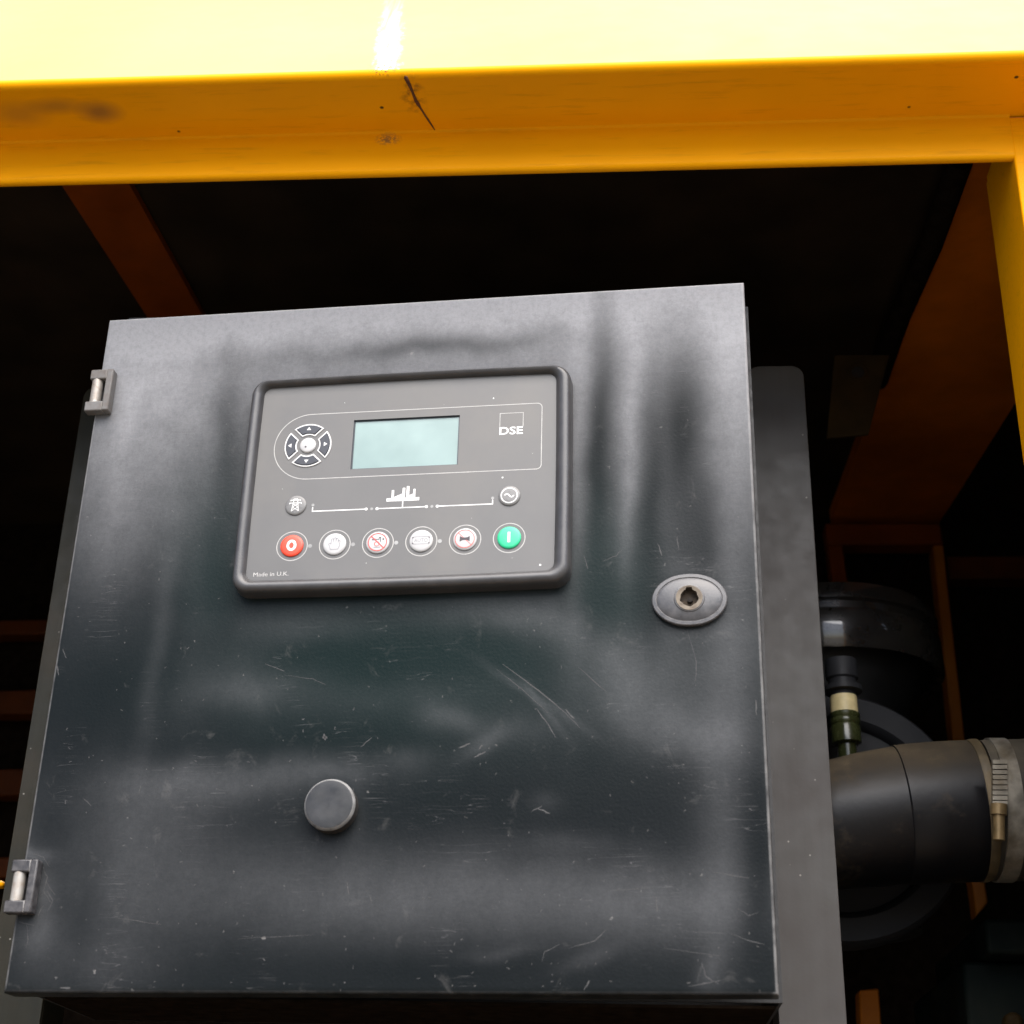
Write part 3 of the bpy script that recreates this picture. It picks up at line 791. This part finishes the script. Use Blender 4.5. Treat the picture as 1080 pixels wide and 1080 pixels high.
# ---- brackets that carry the enclosure
def bracket(x0, x1, ztop, rr, m, lip_side, name='support_bracket'):
    Y = 1.19
    pts = []
    z0 = FLOOR + .0005
    # front sheet with rounded upper corners
    n = 8
    for i in range(n + 1):
        a = math.pi - (math.pi/2)*i/n
        pts.append((x0 + rr + rr*math.cos(a), Y, ztop - rr + rr*math.sin(a)))
    for i in range(n + 1):
        a = math.pi/2 - (math.pi/2)*i/n
        pts.append((x1 - rr + rr*math.cos(a), Y, ztop - rr + rr*math.sin(a)))
    pts += [(x1, Y, z0), (x0, Y, z0)]
    mb = MB(); mb.prism(pts, (0, .003, 0), m)
    xe = x0 if lip_side < 0 else x1 - .003
    mb.box((xe, Y + .0031, z0), (xe + .003, Y + .05, ztop - rr*1.2), m)
    mb.v = [p - cab.location for p in mb.v]
    return mb.build(name, cab, bevel=.0006)
rb = bracket(toX(821, 1065, 1.19), toX(868, 700, 1.19), toZ(815, 386, 1.19), .011, M['bracket'], -1)
lb = bracket(-.4872, -.4425, toZ(100, 407, 1.19), .012, M['bracket_olive'], 1)
lb['label'] = 'olive grey support bracket'
# cross member under the enclosure
mb = MB(); mb.box((-.4424, 1.1905, .10 + CZ), (toX(820, 1065, 1.19), 1.194, .118 + CZ), M['box']); mb.v = [p - cab.location for p in mb.v]
mb.build('cross_bar', cab)

# ---- control module
CU, CV = 250.0, 156.0
def rrect(w, h, r, z, n=8, bow=0.0, cu=CU, cv=CV):
    """rounded rectangle in door space, sides bowed outwards a little; clockwise from lower right"""
    pts = []
    hw, hh = w/2, h/2
    for (sx, sy, a0) in ((1, 1, 0), (-1, 1, 90), (-1, -1, 180), (1, -1, 270)):
        for i in range(n + 1):
            a = rad(a0 + 90*i/n)
            pts.append([sx*(hw - r) + r*math.cos(a), sy*(hh - r) + r*math.sin(a)])
    out = []
    full = []
    for k in range(len(pts)):
        p, q = pts[k], pts[(k+1) % len(pts)]
        full.append(p)
        if math.hypot(q[0]-p[0], q[1]-p[1]) > 30:
            for s_ in range(1, 10): full.append([p[0] + (q[0]-p[0])*s_/10, p[1] + (q[1]-p[1])*s_/10])
    for x, y in full:
        if bow:
            by = bow*(1 - (x/hw)**2); bx = bow*0.6*(1 - (y/hh)**2)
            y += math.copysign(by, y)*min(1, abs(y)/hh*1.0); x += math.copysign(bx, x)*min(1, abs(x)/hw)
        out.append(D(cu + x, cv + y, z))
    return out
mb = MB()
prof_b = [(0, 0, 12), (-.3, 8.0, 12), (-.9, 11.0, 11.5), (-2.2, 13.0, 10.8), (-4.2, 13.9, 9.8), (-6.6, 13.6, 8.4), (-8.8, 12.3, 7.2), (-10.3, 10.4, 6.4), (-11.3, 7.9, 6.0)]
rings = []
for a, z, r in prof_b:
    t = -a/11.3      # the rim is deeper along the foot than along the head
    rings.append(rrect(2*(121.3 + (110.6 - 121.3)*t), 2*(86.6 + (78.5 - 86.6)*t), max(r, 3), z, bow=0.9, cu=250.1 - 1.0*t, cv=157.6 - 2.5*t))
mb.loops(rings, M['bezel'], True)
module = mb.build('control_module', cab)
at_door(module)

# text -> flat polygons
def text_poly(s, size, bold=0.0):
    cu = bpy.data.curves.new('t', 'FONT'); cu.body = s; cu.size = size; cu.offset = bold; cu.resolution_u = 3
    o = bpy.data.objects.new('t', cu); COL.objects.link(o)
    dg = bpy.context.evaluated_depsgraph_get()
    me = bpy.data.meshes.new_from_object(o.evaluated_get(dg))
    vs = [v.co.copy() for v in me.vertices]; fs = [list(p.vertices) for p in me.polygons]
    bpy.data.objects.remove(o); bpy.data.meshes.remove(me); bpy.data.curves.remove(cu)
    return vs, fs
def put_text(mb, s, u, v, width, height, h, m, bold=0.0):
    """text box with its lower left corner at (u, v), scaled to width x height mm"""
    vs, fs = text_poly(s, 10, bold)
    x0 = min(p.x for p in vs); x1 = max(p.x for p in vs); y0 = min(p.y for p in vs); y1 = max(p.y for p in vs)
    mb.add([D(u + (p.x - x0)/(x1 - x0)*width, v - (p.y - y0)/(y1 - y0)*height, h) for p in vs], fs, m)
def poly(mb, pts, h, m): mb.add([D(u, v, h) for u, v in pts], [list(range(len(pts)))], m)
def stroke(mb, pts, w, h, m, closed=False):
    n = len(pts)
    L_, R_ = [], []
    for i in range(n):
        if closed: a, c = pts[(i-1) % n], pts[(i+1) % n]
        else: a, c = pts[max(i-1, 0)], pts[min(i+1, n-1)]
        p = pts[i]
        d1 = Vector((p[0]-a[0], p[1]-a[1])); d2 = Vector((c[0]-p[0], c[1]-p[1]))
        if d1.length < 1e-9: d1 = d2
        if d2.length < 1e-9: d2 = d1
        d1.normalize(); d2.normalize(); t = d1 + d2
        if t.length < 1e-6: t = d1
        t.normalize(); nn = Vector((-t.y, t.x)); k = w/2/max(0.35, nn.dot(Vector((-d1.y, d1.x))))
        L_.append((p[0] + nn.x*k, p[1] + nn.y*k)); R_.append((p[0] - nn.x*k, p[1] - nn.y*k))
    vs = [D(u, v, h) for u, v in L_ + R_]
    fs = [(i, (i+1) % n, (i+1) % n + n, i + n) for i in range(n if closed else n-1)]
    mb.add(vs, fs, m)
def circ(cu, cv, r, n=48, a0=0, a1=360):
    return [(cu + r*math.cos(rad(a0 + (a1-a0)*i/n)), cv + r*math.sin(rad(a0 + (a1-a0)*i/n))) for i in range(n if a1-a0 == 360 else n+1)]
def disc(mb, cu, cv, r, h, m, n=24): poly(mb, circ(cu, cv, r, n), h, m)

D_flat = D
def D(u, v, h=0.0):   # overlay drawn 5 mm up on paper, carried to its real height of 8.5 mm along the measured sight lines
    return D_flat(480 + (u - 480)*.99645, 655 + (v - 655)*.99645, h + 3.5)
FH = 5.0     # height of the overlay
LU0, LV0, LU1, LV1 = 208.3, 105.3, 288.3, 146.3
# faceplate with the LCD window cut out
bm = bmesh.new()
outer = rrect(222.9, 158.3, 4.5, FH, bow=0.8, cu=248.3, cv=153.3)
hole = [D(LU0, LV0, FH), D(LU1, LV0, FH), D(LU1, LV1, FH), D(LU0, LV1, FH)]
ed = []
for lp in (outer, hole):
    vs = [bm.verts.new(p) for p in lp]
    ed += [bm.edges.new((vs[i], vs[(i+1) % len(vs)])) for i in range(len(vs))]
bmesh.ops.triangle_fill(bm, edges=ed, use_beauty=True)
bm.verts.ensure_lookup_table(); bm.verts.index_update()
fv = [v.co.copy() for v in bm.verts]; ff = [[v.index for v in f.verts] for f in bm.faces]; bm.free()
fp = MB(); fp.add(fv, ff, M['face'])
lo = [D(LU0, LV0, FH - 1.6), D(LU1, LV0, FH - 1.6), D(LU1, LV1, FH - 1.6), D(LU0, LV1, FH - 1.6)]
fp.loops([hole, lo], M['lcd_edge'], False)
I = FH + .06
# frame line with a round left end
top_v, bot_v = 98.6, 152.8; rr = (bot_v - top_v)/2; cx = 148.8 + rr
ln = circ(cx, (top_v + bot_v)/2, rr, 28, 90, 270)
rc = 3.5; ux = 349.4
ln += circ(ux - rc, top_v + rc, rc, 6, 270, 360) + circ(ux - rc, bot_v - rc, rc, 6, 0, 90)
stroke(fp, ln, 0.55, I, M['ink_dim'], True)
# thin pale edge of the overlay
# logo: open square and letters
stroke(fp, [(318.4, 117.0), (318.4, 105.8), (335.6, 105.8), (335.6, 117.0)], 0.45, I, M['ink_dim'])
put_text(fp, 'DSE', 318.2, 123.6, 17.4, 6.4, I, M['ink'], 0.17)
put_text(fp, 'Made in U.K.', 142.6, 229.4, 26.0, 3.1, I, M['ink_dim'], 0.0)
# mimic line
lv = 179.3
stroke(fp, [(182.2, 176.0), (182.2, lv), (222, lv)], 0.75, I, M['ink'])
stroke(fp, [(230.5, lv), (266.5, lv)], 0.75, I, M['ink'])
stroke(fp, [(274.5, lv), (314.8, lv), (314.8, 176.0)], 0.75, I, M['ink'])
for u in (222.2, 230.3, 266.6, 274.6): disc(fp, u, lv, 1.15, I + .02, M['ink'], 16)
for u, v in ((226.3, lv), (270.6, lv), (182.2, 174.2), (314.8, 174.6)): disc(fp, u, v, 1.1, I + .02, M['led'], 16)
# factory silhouette
stroke(fp, [(249.0, 173.5), (249.0, lv)], 0.75, I, M['ink'])
poly(fp, [(236.9, 173.9), (236.9, 171.4), (261.0, 171.4), (261.0, 173.9)], I, M['ink'])
for u, v, w in ((241.3, 164.9, 1.7), (249.4, 163.4, 1.9), (252.4, 162.2, 2.0), (257.2, 164.6, 1.5)):
    poly(fp, [(u - w/2, 171.4), (u - w/2, v), (u + w/2, v), (u + w/2, 171.4)], I, M['ink'])
poly(fp, [(242.2, 171.4), (242.6, 170.4), (248.4, 168.0), (248.4, 171.4)], I, M['ink'])
poly(fp, [(253.4, 171.4), (253.4, 169.6), (256.4, 168.4), (256.4, 171.4)], I, M['ink'])
# printed rings round the keys, LEDs
BU = [169.3 + 31.64*i for i in range(6)]; BV = 206.5
for i, u in enumerate(BU):
    stroke(fp, circ(u, BV, 11.3, 64), 0.55, I, M['ink_dim'], True)
for i in (0, 1, 2, 3):
    disc(fp, BU[i] + 13.4, BV + .4, 1.5, I + .02, M['led'], 18)
# small chips in the overlay
for u, v, r in ((313, 92.6, .9), (349.8, 228.2, 1.0), (321.5, 158.6, .8), (343, 140, .25), (200, 90, .3), (300, 190, .25), (225, 222, .3), (158, 160, .25), (330, 222, .25), (276, 96, .2)):
    poly(fp, [(u + r*random.uniform(.4, 1.2)*math.cos(a), v + r*random.uniform(.4, 1.2)*math.sin(a)) for a in [k*math.pi/4 for k in range(8)]], I, M['ink'])
fp.build('faceplate', module, normals=False)
# screen
sc_ = MB(); sc_.add(lo, [(3, 2, 1, 0)], M['lcd']); sc_.v = [p + Vector((0, .0001, 0)) for p in sc_.v]
# dark inner border of the display
for a, b in (((LU0, LV0), (LU1, LV0 + 1.0)), ((LU0, LV1 - .8), (LU1, LV1)), ((LU0, LV0), (LU0 + .9, LV1)), ((LU1 - .8, LV0), (LU1, LV1))):
    pass
stroke(sc_, [(LU0 + .5, LV0 + .5), (LU1 - .5, LV0 + .5), (LU1 - .5, LV1 - .5), (LU0 + .5, LV1 - .5)], 1.0, FH - 1.5, M['lcd_edge'], True)
sc_.build('lcd_screen', module, normals=False)

def dome(mb, cu, cv, r, h, m, n=40, base=FH + .04):
    mb.lathe([(r/1000, 0), (r*.985/1000, h*.55/1000), (r*.93/1000, h*.85/1000), (r*.8/1000, h/1000), (r*.4/1000, h*1.04/1000), (.00001, h*1.05/1000)],
             D(cu, cv, base), (0, -1, 0), m, n)
BT = FH + 0.04 + 1.55   # just above a key top
def key(u, m, label, marks):
    mb = MB(); dome(mb, u, BV, 8.5, 1.4, m); marks(mb, u)
    o = mb.build('push_button', module, normals=False); o['label'] = label
def fix(o): return o
def m_stop(mb, u):
    stroke(mb, [(u + 2.7*math.cos(t), BV + 3.4*math.sin(t)) for t in [2*math.pi*k/32 for k in range(32)]], 1.9, BT, M['ink'], True)
def m_hand(mb, u):
    # pointing hand outline in pale grey
    pts = [(-2.6, 4.6), (-3.4, 1.8), (-4.2, .2), (-3.4, -.6), (-2.4, .4), (-2.2, -3.8), (-1.4, -4.2), (-.8, -3.8), (-.6, -1), (-.4, -4.6), (.4, -5), (1, -4.6), (1.1, -1), (1.4, -4.2), (2.1, -4.4), (2.7, -4), (2.7, -.4), (3.2, -2.8), (3.9, -2.8), (4.2, -2.2), (3.8, 2.2), (2.8, 4.6)]
    stroke(mb, [(u + x, BV + y*.95) for x, y in pts], 0.42, BT, M['ink_grey'], True)
def m_test(mb, u):
    stroke(mb, circ(u, BV, 6.7, 40), 0.7, BT, M['ink_red'], True)
    stroke(mb, [(u - 4.7, BV - 4.7), (u + 4.7, BV + 4.7)], 0.8, BT + .03, M['ink_red'])
    poly(mb, [(u - 4.2, BV - 2.6), (u - 1.6, BV - 3.0), (u - 1.6, BV - 1.4), (u - 4.2, BV - 1.4)], BT, M['ink_grey'])
    stroke(mb, [(u - 4, BV - 2.2), (u + 1.2, BV - 2.2), (u + 1.2, BV - 3.6), (u + 2.2, BV - 3.6), (u + 2.2, BV)], .55, BT, M['ink_black'])
    disc(mb, u + 4.2, BV - 2.2, .7, BT, M['ink_black'], 12)
    stroke(mb, circ(u - .4, BV + 1.4, 1.7, 24), .55, BT, M['ink_red'], True)
    stroke(mb, [(u - 2.6, BV + 4), (u + 2.2, BV + 4)], .5, BT, M['ink_grey'])
def m_auto(mb, u):
    put_text(mb, 'AUTO', u - 4.9, BV + 1.3, 9.8, 2.9, BT, M['ink_grey'], 0.0)
    f = circ(u + 5.4, BV - 2, .9, 5, 270, 360) + circ(u + 5.4, BV + 1.8, .9, 5, 0, 90) + circ(u - 5.4, BV + 1.8, .9, 5, 90, 180) + circ(u - 5.4, BV - 2, .9, 5, 180, 270)
    stroke(mb, f, .4, BT, M['ink_grey'], True)
    for sx in (-1, 1):
        for sy in (-1, 1):
            disc(mb, u + sx*5.9, BV - .1 + sy*2.2, .5, BT + .02, M['ink_black'], 10)
def m_mute(mb, u):
    stroke(mb, circ(u, BV, 6.9, 40), 0.5, BT, M['ink_red'], True)
    stroke(mb, [(u - 4.9, BV - 4.9), (u + 4.9, BV + 4.9)], 0.45, BT, M['ink_red'])
    poly(mb, [(u - 3.6, BV - 2.2), (u - 1.5, BV - 1.0), (u + 1.5, BV - 1.0), (u + 3.6, BV - 2.0), (u + 3.6, BV + 2.0), (u + 1.5, BV + 1.0), (u - 1.5, BV + 1.0), (u - 3.6, BV + 2.2)], BT + .03, M['ink_black'])
def m_start(mb, u):
    poly(mb, [(u - .95, BV + 4), (u - .95, BV - 4), (u + .95, BV - 4), (u + .95, BV + 4)], BT, M['ink'])
key(BU[0], M['red_btn'], 'red round stop button marked O', m_stop)
key(BU[1], M['white_btn'], 'white round button with a pale hand sign', m_hand)
key(BU[2], M['white_btn'], 'white round button with crossed out red sign', m_test)
key(BU[3], M['white_btn'], 'white round button marked AUTO', m_auto)
key(BU[4], M['white_btn'], 'white round button with crossed out horn', m_mute)
key(BU[5], M['green_btn'], 'green round start button marked I', m_start)

# arrow pad
PU, PV = 174.6, 125.0
def sector(r0, r1, half, ang, inset=0.0, n=12):
    pts = []
    gap = 1.7 + inset
    for r, rev in ((r1 - inset, False), (r0 + inset, True)):
        a = 45 - math.degrees(math.asin(gap/r))
        rng = [(-a + 2*a*i/n) for i in range(n+1)]
        if rev: rng = rng[::-1]
        pts += [(PU + r*math.cos(rad(t + ang)), PV + r*math.sin(rad(t + ang))) for t in rng]
    return pts
for ang, nm in ((270, 'up'), (0, 'right'), (90, 'down'), (180, 'left')):
    mb = MB()
    o0, o1, i1 = sector(8.6, 17.9, 0, ang), sector(8.6, 17.9, 0, ang, .15), sector(8.6, 17.9, 0, ang, 1.0)
    rng = lambda s_, h: [D(u, v, h) for u, v in s_]
    mb.loops([rng(o0, FH + .04), rng(o1, FH + .7), rng(i1, FH + .75)], M['ink'], False)
    mb.loops([rng(i1, FH + .75), rng(sector(8.6, 17.9, 0, ang, 1.5), FH + 1.35)], M['navy_btn'], False)
    mb.add(rng(sector(8.6, 17.9, 0, ang, 1.5), FH + 1.35), [list(range(26))], M['navy_btn'])
    ca, sa = math.cos(rad(ang)), math.sin(rad(ang))
    tri = [(15.0, 0), (12.4, -1.7), (12.4, 1.7)]
    poly(mb, [(PU + x*ca - y*sa, PV + x*sa + y*ca) for x, y in tri], FH + 1.42, M['ink'])
    o = mb.build('arrow_button', module, normals=False); o['label'] = 'dark arrow button pointing ' + nm
mb = MB(); dome(mb, PU, PV, 6.2, 1.3, M['white_btn']); disc(mb, PU - 1.4, PV + 1.6, .75, FH + 1.5, M['ink_black'], 10)
o = mb.build('tick_button', module, normals=False); o['label'] = 'round white centre button'
# breaker keys with pylon and generator signs
mb = MB(); dome(mb, 169.4, 174.2, 7.9, 1.2, M['grey_btn']); T = FH + 1.35
u, v = 169.4, 174.2
stroke(mb, [(u - 2.6, v + 5), (u - 1.3, v - 4.8), (u + 1.3, v - 4.8), (u + 2.6, v + 5)], .5, T, M['ink'])
for dv, hw in ((-3.9, 3.6), (-1.6, 4.4)): stroke(mb, [(u - hw, v + dv + .9), (u - hw, v + dv), (u + hw, v + dv), (u + hw, v + dv + .9)], .55, T + .02, M['ink'])
for a, b in (((-1.6, -1), (1.9, 1.6)), ((1.6, -1), (-1.9, 1.6)), ((-1.9, 1.8), (2.4, 4.6)), ((1.9, 1.8), (-2.4, 4.6))):
    stroke(mb, [(u + a[0], v + a[1]), (u + b[0], v + b[1])], .4, T + .01, M['ink'])
o = mb.build('breaker_button', module, normals=False); o['label'] = 'grey round button with a white pylon sign'
mb = MB(); u, v = 326.9, 173.6; dome(mb, u, v, 7.9, 1.2, M['grey_btn'])
stroke(mb, circ(u, v, 5.8, 40), .75, T, M['ink'], True)
stroke(mb, [(u - 3.4 + 6.8*i/16, v - 1.3*math.sin(2*math.pi*i/16)) for i in range(17)], .8, T, M['ink'])
stroke(fp, circ(u, v, 8.6, 48), .3, I, M['ink_dim'], True)
o = mb.build('breaker_button', module, normals=False); o['label'] = 'grey round button with a white wave sign'

# ================================================================== ENGINE BAY
# air cleaner
YA = 1.53
cx = toX(868, 650, YA); r = toX(987.5, 650, YA) - cx
zt = toZ(868, 606, YA - r); zb = toZ(868, 681, YA - r)
air = empty('air_cleaner', (cx, YA, zb - .25), 'round glossy black air cleaner with a stepped lid behind the bracket', 'air filter')
mb = MB(); hh = zt - zb
mb.lathe([(.0001, hh), (r*.80, hh), (r*.95, hh*.93), (r*.985, hh*.80), (r*.985, hh*.70), (r*.945, hh*.67), (r*.945, hh*.58), (r*.99, hh*.54), (r, hh*.48), (r, hh*.05), (r*.985, 0), (r*.93, .003), (r*.90, .02)],
         (0, 0, .25), (0, 0, 1), M['gloss_black'], 72)
mb.build('lid', air)
mb = MB(); mb.lathe([(.0001, 0), (r*.62, 0), (r*.62, .2), (r*.895, .265), (r*.895, .275)], (0, 0, 0), (0, 0, 1), M['dull_black'], 56); mb.build('housing', air)

# round grey cover facing the opening
YD = 1.352
c = on(884, 862, 1, YD); rd = toX(1020, 862, YD) - c.x
cov = MB()
cov.lathe([(.0001, -.004), (rd*.30, -.004), (rd*.74, .0), (rd*.76, -.006), (rd*.80, -.010), (rd*.97, -.010), (rd, -.004), (rd, .02), (rd*.9, .03), (.0001, .03)], (0, 0, 0), (0, 1, 0), M['grey_disc'], 80)
cov = cov.build('fan_cover'); cov.location = c
tag(cov, 'dark grey round cover with raised rim partly hidden by the intake pipe', 'cover')

# service indicator
YI = 1.285
px_r = lambda n, Y: abs(toX(890 + n, 740, Y) - toX(890, 740, Y))
ci = on(893, 785, 1, YI); hpx = lambda y: toZ(893, y, YI) - ci.z
ind = empty('service_indicator', ci, 'small dark service gauge with cream band standing on the black pipe', 'gauge')
R1 = px_r(16.5, YI)
mb = MB(); mb.lathe([(.0001, hpx(697)), (R1, hpx(697)), (R1*1.03, hpx(700)), (R1*1.03, hpx(716)), (R1*.9, hpx(718)), (R1*.9, hpx(724)), (R1*1.25, hpx(725)), (R1*1.25, hpx(730)), (R1*.86, hpx(731)), (R1*.86, hpx(735))], (0, 0, 0), (0, 0, 1), M['grey_disc'], 32); mb.build('cap', ind)
mb = MB(); mb.lathe([(R1*.86, hpx(735)), (R1*.88, hpx(752.5))], (0, 0, 0), (0, 0, 1), M['label_cream'], 32); mb.build('band', ind)
mb = MB(); mb.lathe([(R1*.88, hpx(752.5)), (R1*.97, hpx(754)), (R1*.97, hpx(757)), (R1*.90, hpx(758.5)), (R1*.97, hpx(760)), (R1*.97, hpx(764)), (R1*.9, hpx(765.5)), (R1*.95, hpx(767)), (R1*.95, hpx(784)), (R1*.6, hpx(786)), (R1*.6, hpx(812))], (0, 0, 0), (0, 0, 1), M['sight'], 32); mb.build('sight_tube', ind)

# intake pipe
YP = 1.27
pr_ = lambda n: abs(toX(960 + n, 855, YP) - toX(960, 855, YP))
path_px = [(790, 884, 1.275), (840, 878, 1.272), (880, 870, 1.27), (915, 864, 1.27), (950, 859, 1.27), (985, 856, YP), (1012, 855, YP), (1030, 854.5, YP)]
rp = [60, 64, 68, 71, 72.5, 73, 73.5, 73.5]
pts = [on(x, y, 1, Y) for x, y, Y in path_px]
org = pts[-1].copy()
pipe = MB(); pipe.tube([p - org for p in pts], [pr_(k) for k in rp], M['rubber'], 48)
pipe = pipe.build('intake_pipe'); pipe.location = org
tag(pipe, 'fat black rubber intake pipe clamped to a dusty hose at the right', 'pipe')
def band(px, rads, m, name, seg=56):   # ring or sleeve on the pipe
    mb = MB(); P = [on(x, y, 1, YP) - org for x, y in px]
    mb.tube(P, [pr_(k) for k in rads], m, seg); return mb.build(name, pipe)
band([(948, 859.2), (949.5, 859.1), (985, 856.3), (1012, 855.2), (1024, 854.8), (1025, 854.7)], [72.6, 74.0, 74.6, 74.8, 74.8, 74.0], M['rubber'], 'pipe_sleeve')
band([(1026, 854.5), (1028, 854.4), (1034, 854.3), (1036, 854.2)], [74.4, 75.6, 75.6, 74.4], M['collar'], 'pipe_collar')
band([(1036, 854.2), (1060, 854), (1085, 853.6), (1130, 853), (1200, 852)], [74, 74.6, 74.6, 75, 75], M['hose'], 'hose')
band([(1044, 854), (1044.5, 854), (1062, 854), (1062.5, 854)], [74.4, 76.2, 76.2, 74.4], M['clamp'], 'clamp_band')
mb = MB()
# worm housing of the clamp, lying on the band towards the viewer
for k in range(9):
    y0 = 803 + k*5.4
    Yk = YP - math.sqrt(max(0, pr_(76.4)**2 - (on(1050, y0 + 2.4, 1, YP - pr_(72)).z - org.z)**2))
    a = on(1046, y0 + 4.2, 1, Yk) - org; b = on(1061, y0, 1, Yk) - org
    mb.box((a.x, min(a.y, b.y) - .0045, a.z), (b.x, max(a.y, b.y) + .002, b.z), M['clamp'])
mb.build('clamp_slots', pipe)
mb = MB()
a = on(1053.5, 848, 1, YP - pr_(82)) - org; b = on(1053.5, 886, 1, YP - pr_(78)) - org
mb.tube([a, a.lerp(b, .3), a.lerp(b, .31), b], [pr_(8.2), pr_(8.2), pr_(6), pr_(6)], M['clamp_screw'], 18)
mb.build('clamp_screw', pipe)

# green engine low at the right
YE = 1.36
c = on(1062, 1040, 1, YE)
eng = MB()
eng.box((-.035, 0, -.55), (.5, .25, .02), M['green_engine'])
eng.box((-.02, -.03, .021), (.5, .2, .05), M['green_engine'])
for k in range(3):
    eng.lathe([(.0001, -.014), (.008, -.014), (.009, -.010), (.009, .002)], (.0 + .055*k, -.0005, -.03 - .012*k), (0, 1, 0), M['tan'], 6, False)
eng.lathe([(.0001, -.05), (.022, -.05), (.026, -.04), (.026, .0)], (.012, 0, -.085), (0, 1, 0), M['green_engine'], 28)
eng = eng.build('engine_block', bevel=.004); eng.location = c
tag(eng, 'dark green engine block low in the shadow below the intake pipe', 'engine')

# ================================================================== LIGHT, CAMERA
SUN_EL, SUN_AZ = 56.0, 165.0       # azimuth clockwise from +Y (behind the hood); 180 = straight in front
w = bpy.data.worlds.new('World'); S.world = w; w.use_nodes = True
nt = w.node_tree; bg = nt.nodes['Background']
sky = nt.nodes.new('ShaderNodeTexSky'); sky.sky_type = 'NISHITA'; sky.sun_disc = False
sky.sun_elevation = rad(SUN_EL); sky.sun_rotation = rad(SUN_AZ)
sky.dust_density = 3.0; sky.air_density = 0.8; sky.ozone_density = 0.6
nt.links.new(sky.outputs[0], bg.inputs[0]); bg.inputs[1].default_value = 0.05
sl = bpy.data.lights.new('sun', 'SUN'); sl.energy = 1.5; sl.angle = rad(75); sl.color = (1.0, 0.975, 0.95)
so = bpy.data.objects.new('sun', sl); COL.objects.link(so)
d = Vector((math.sin(rad(SUN_AZ))*math.cos(rad(SUN_EL)), math.cos(rad(SUN_AZ))*math.cos(rad(SUN_EL)), math.sin(rad(SUN_EL))))
so.rotation_euler = d.to_track_quat('Z', 'Y').to_euler(); so.location = (0, -3, 6)

cd = bpy.data.cameras.new('camera'); cam = bpy.data.objects.new('camera', cd); COL.objects.link(cam)
cd.sensor_width = 36; cd.lens = F/1080*36; cd.clip_start = 0.02; cd.clip_end = 1000
R3 = Matrix((RM.col[0], -RM.col[1], -RM.col[2])).transposed()
cam.matrix_world = Matrix.Translation(EYE) @ R3.to_4x4()
cd.dof.use_dof = True; cd.dof.focus_distance = 1.17; cd.dof.aperture_fstop = 9
S.camera = cam
S.view_settings.view_transform = 'Standard'; S.view_settings.look = 'None'
S.view_settings.exposure = 2.45; S.view_settings.gamma = 1.0
S.view_settings.use_curve_mapping = False
S.cycles.use_denoising = True
S.cycles.max_bounces = 8
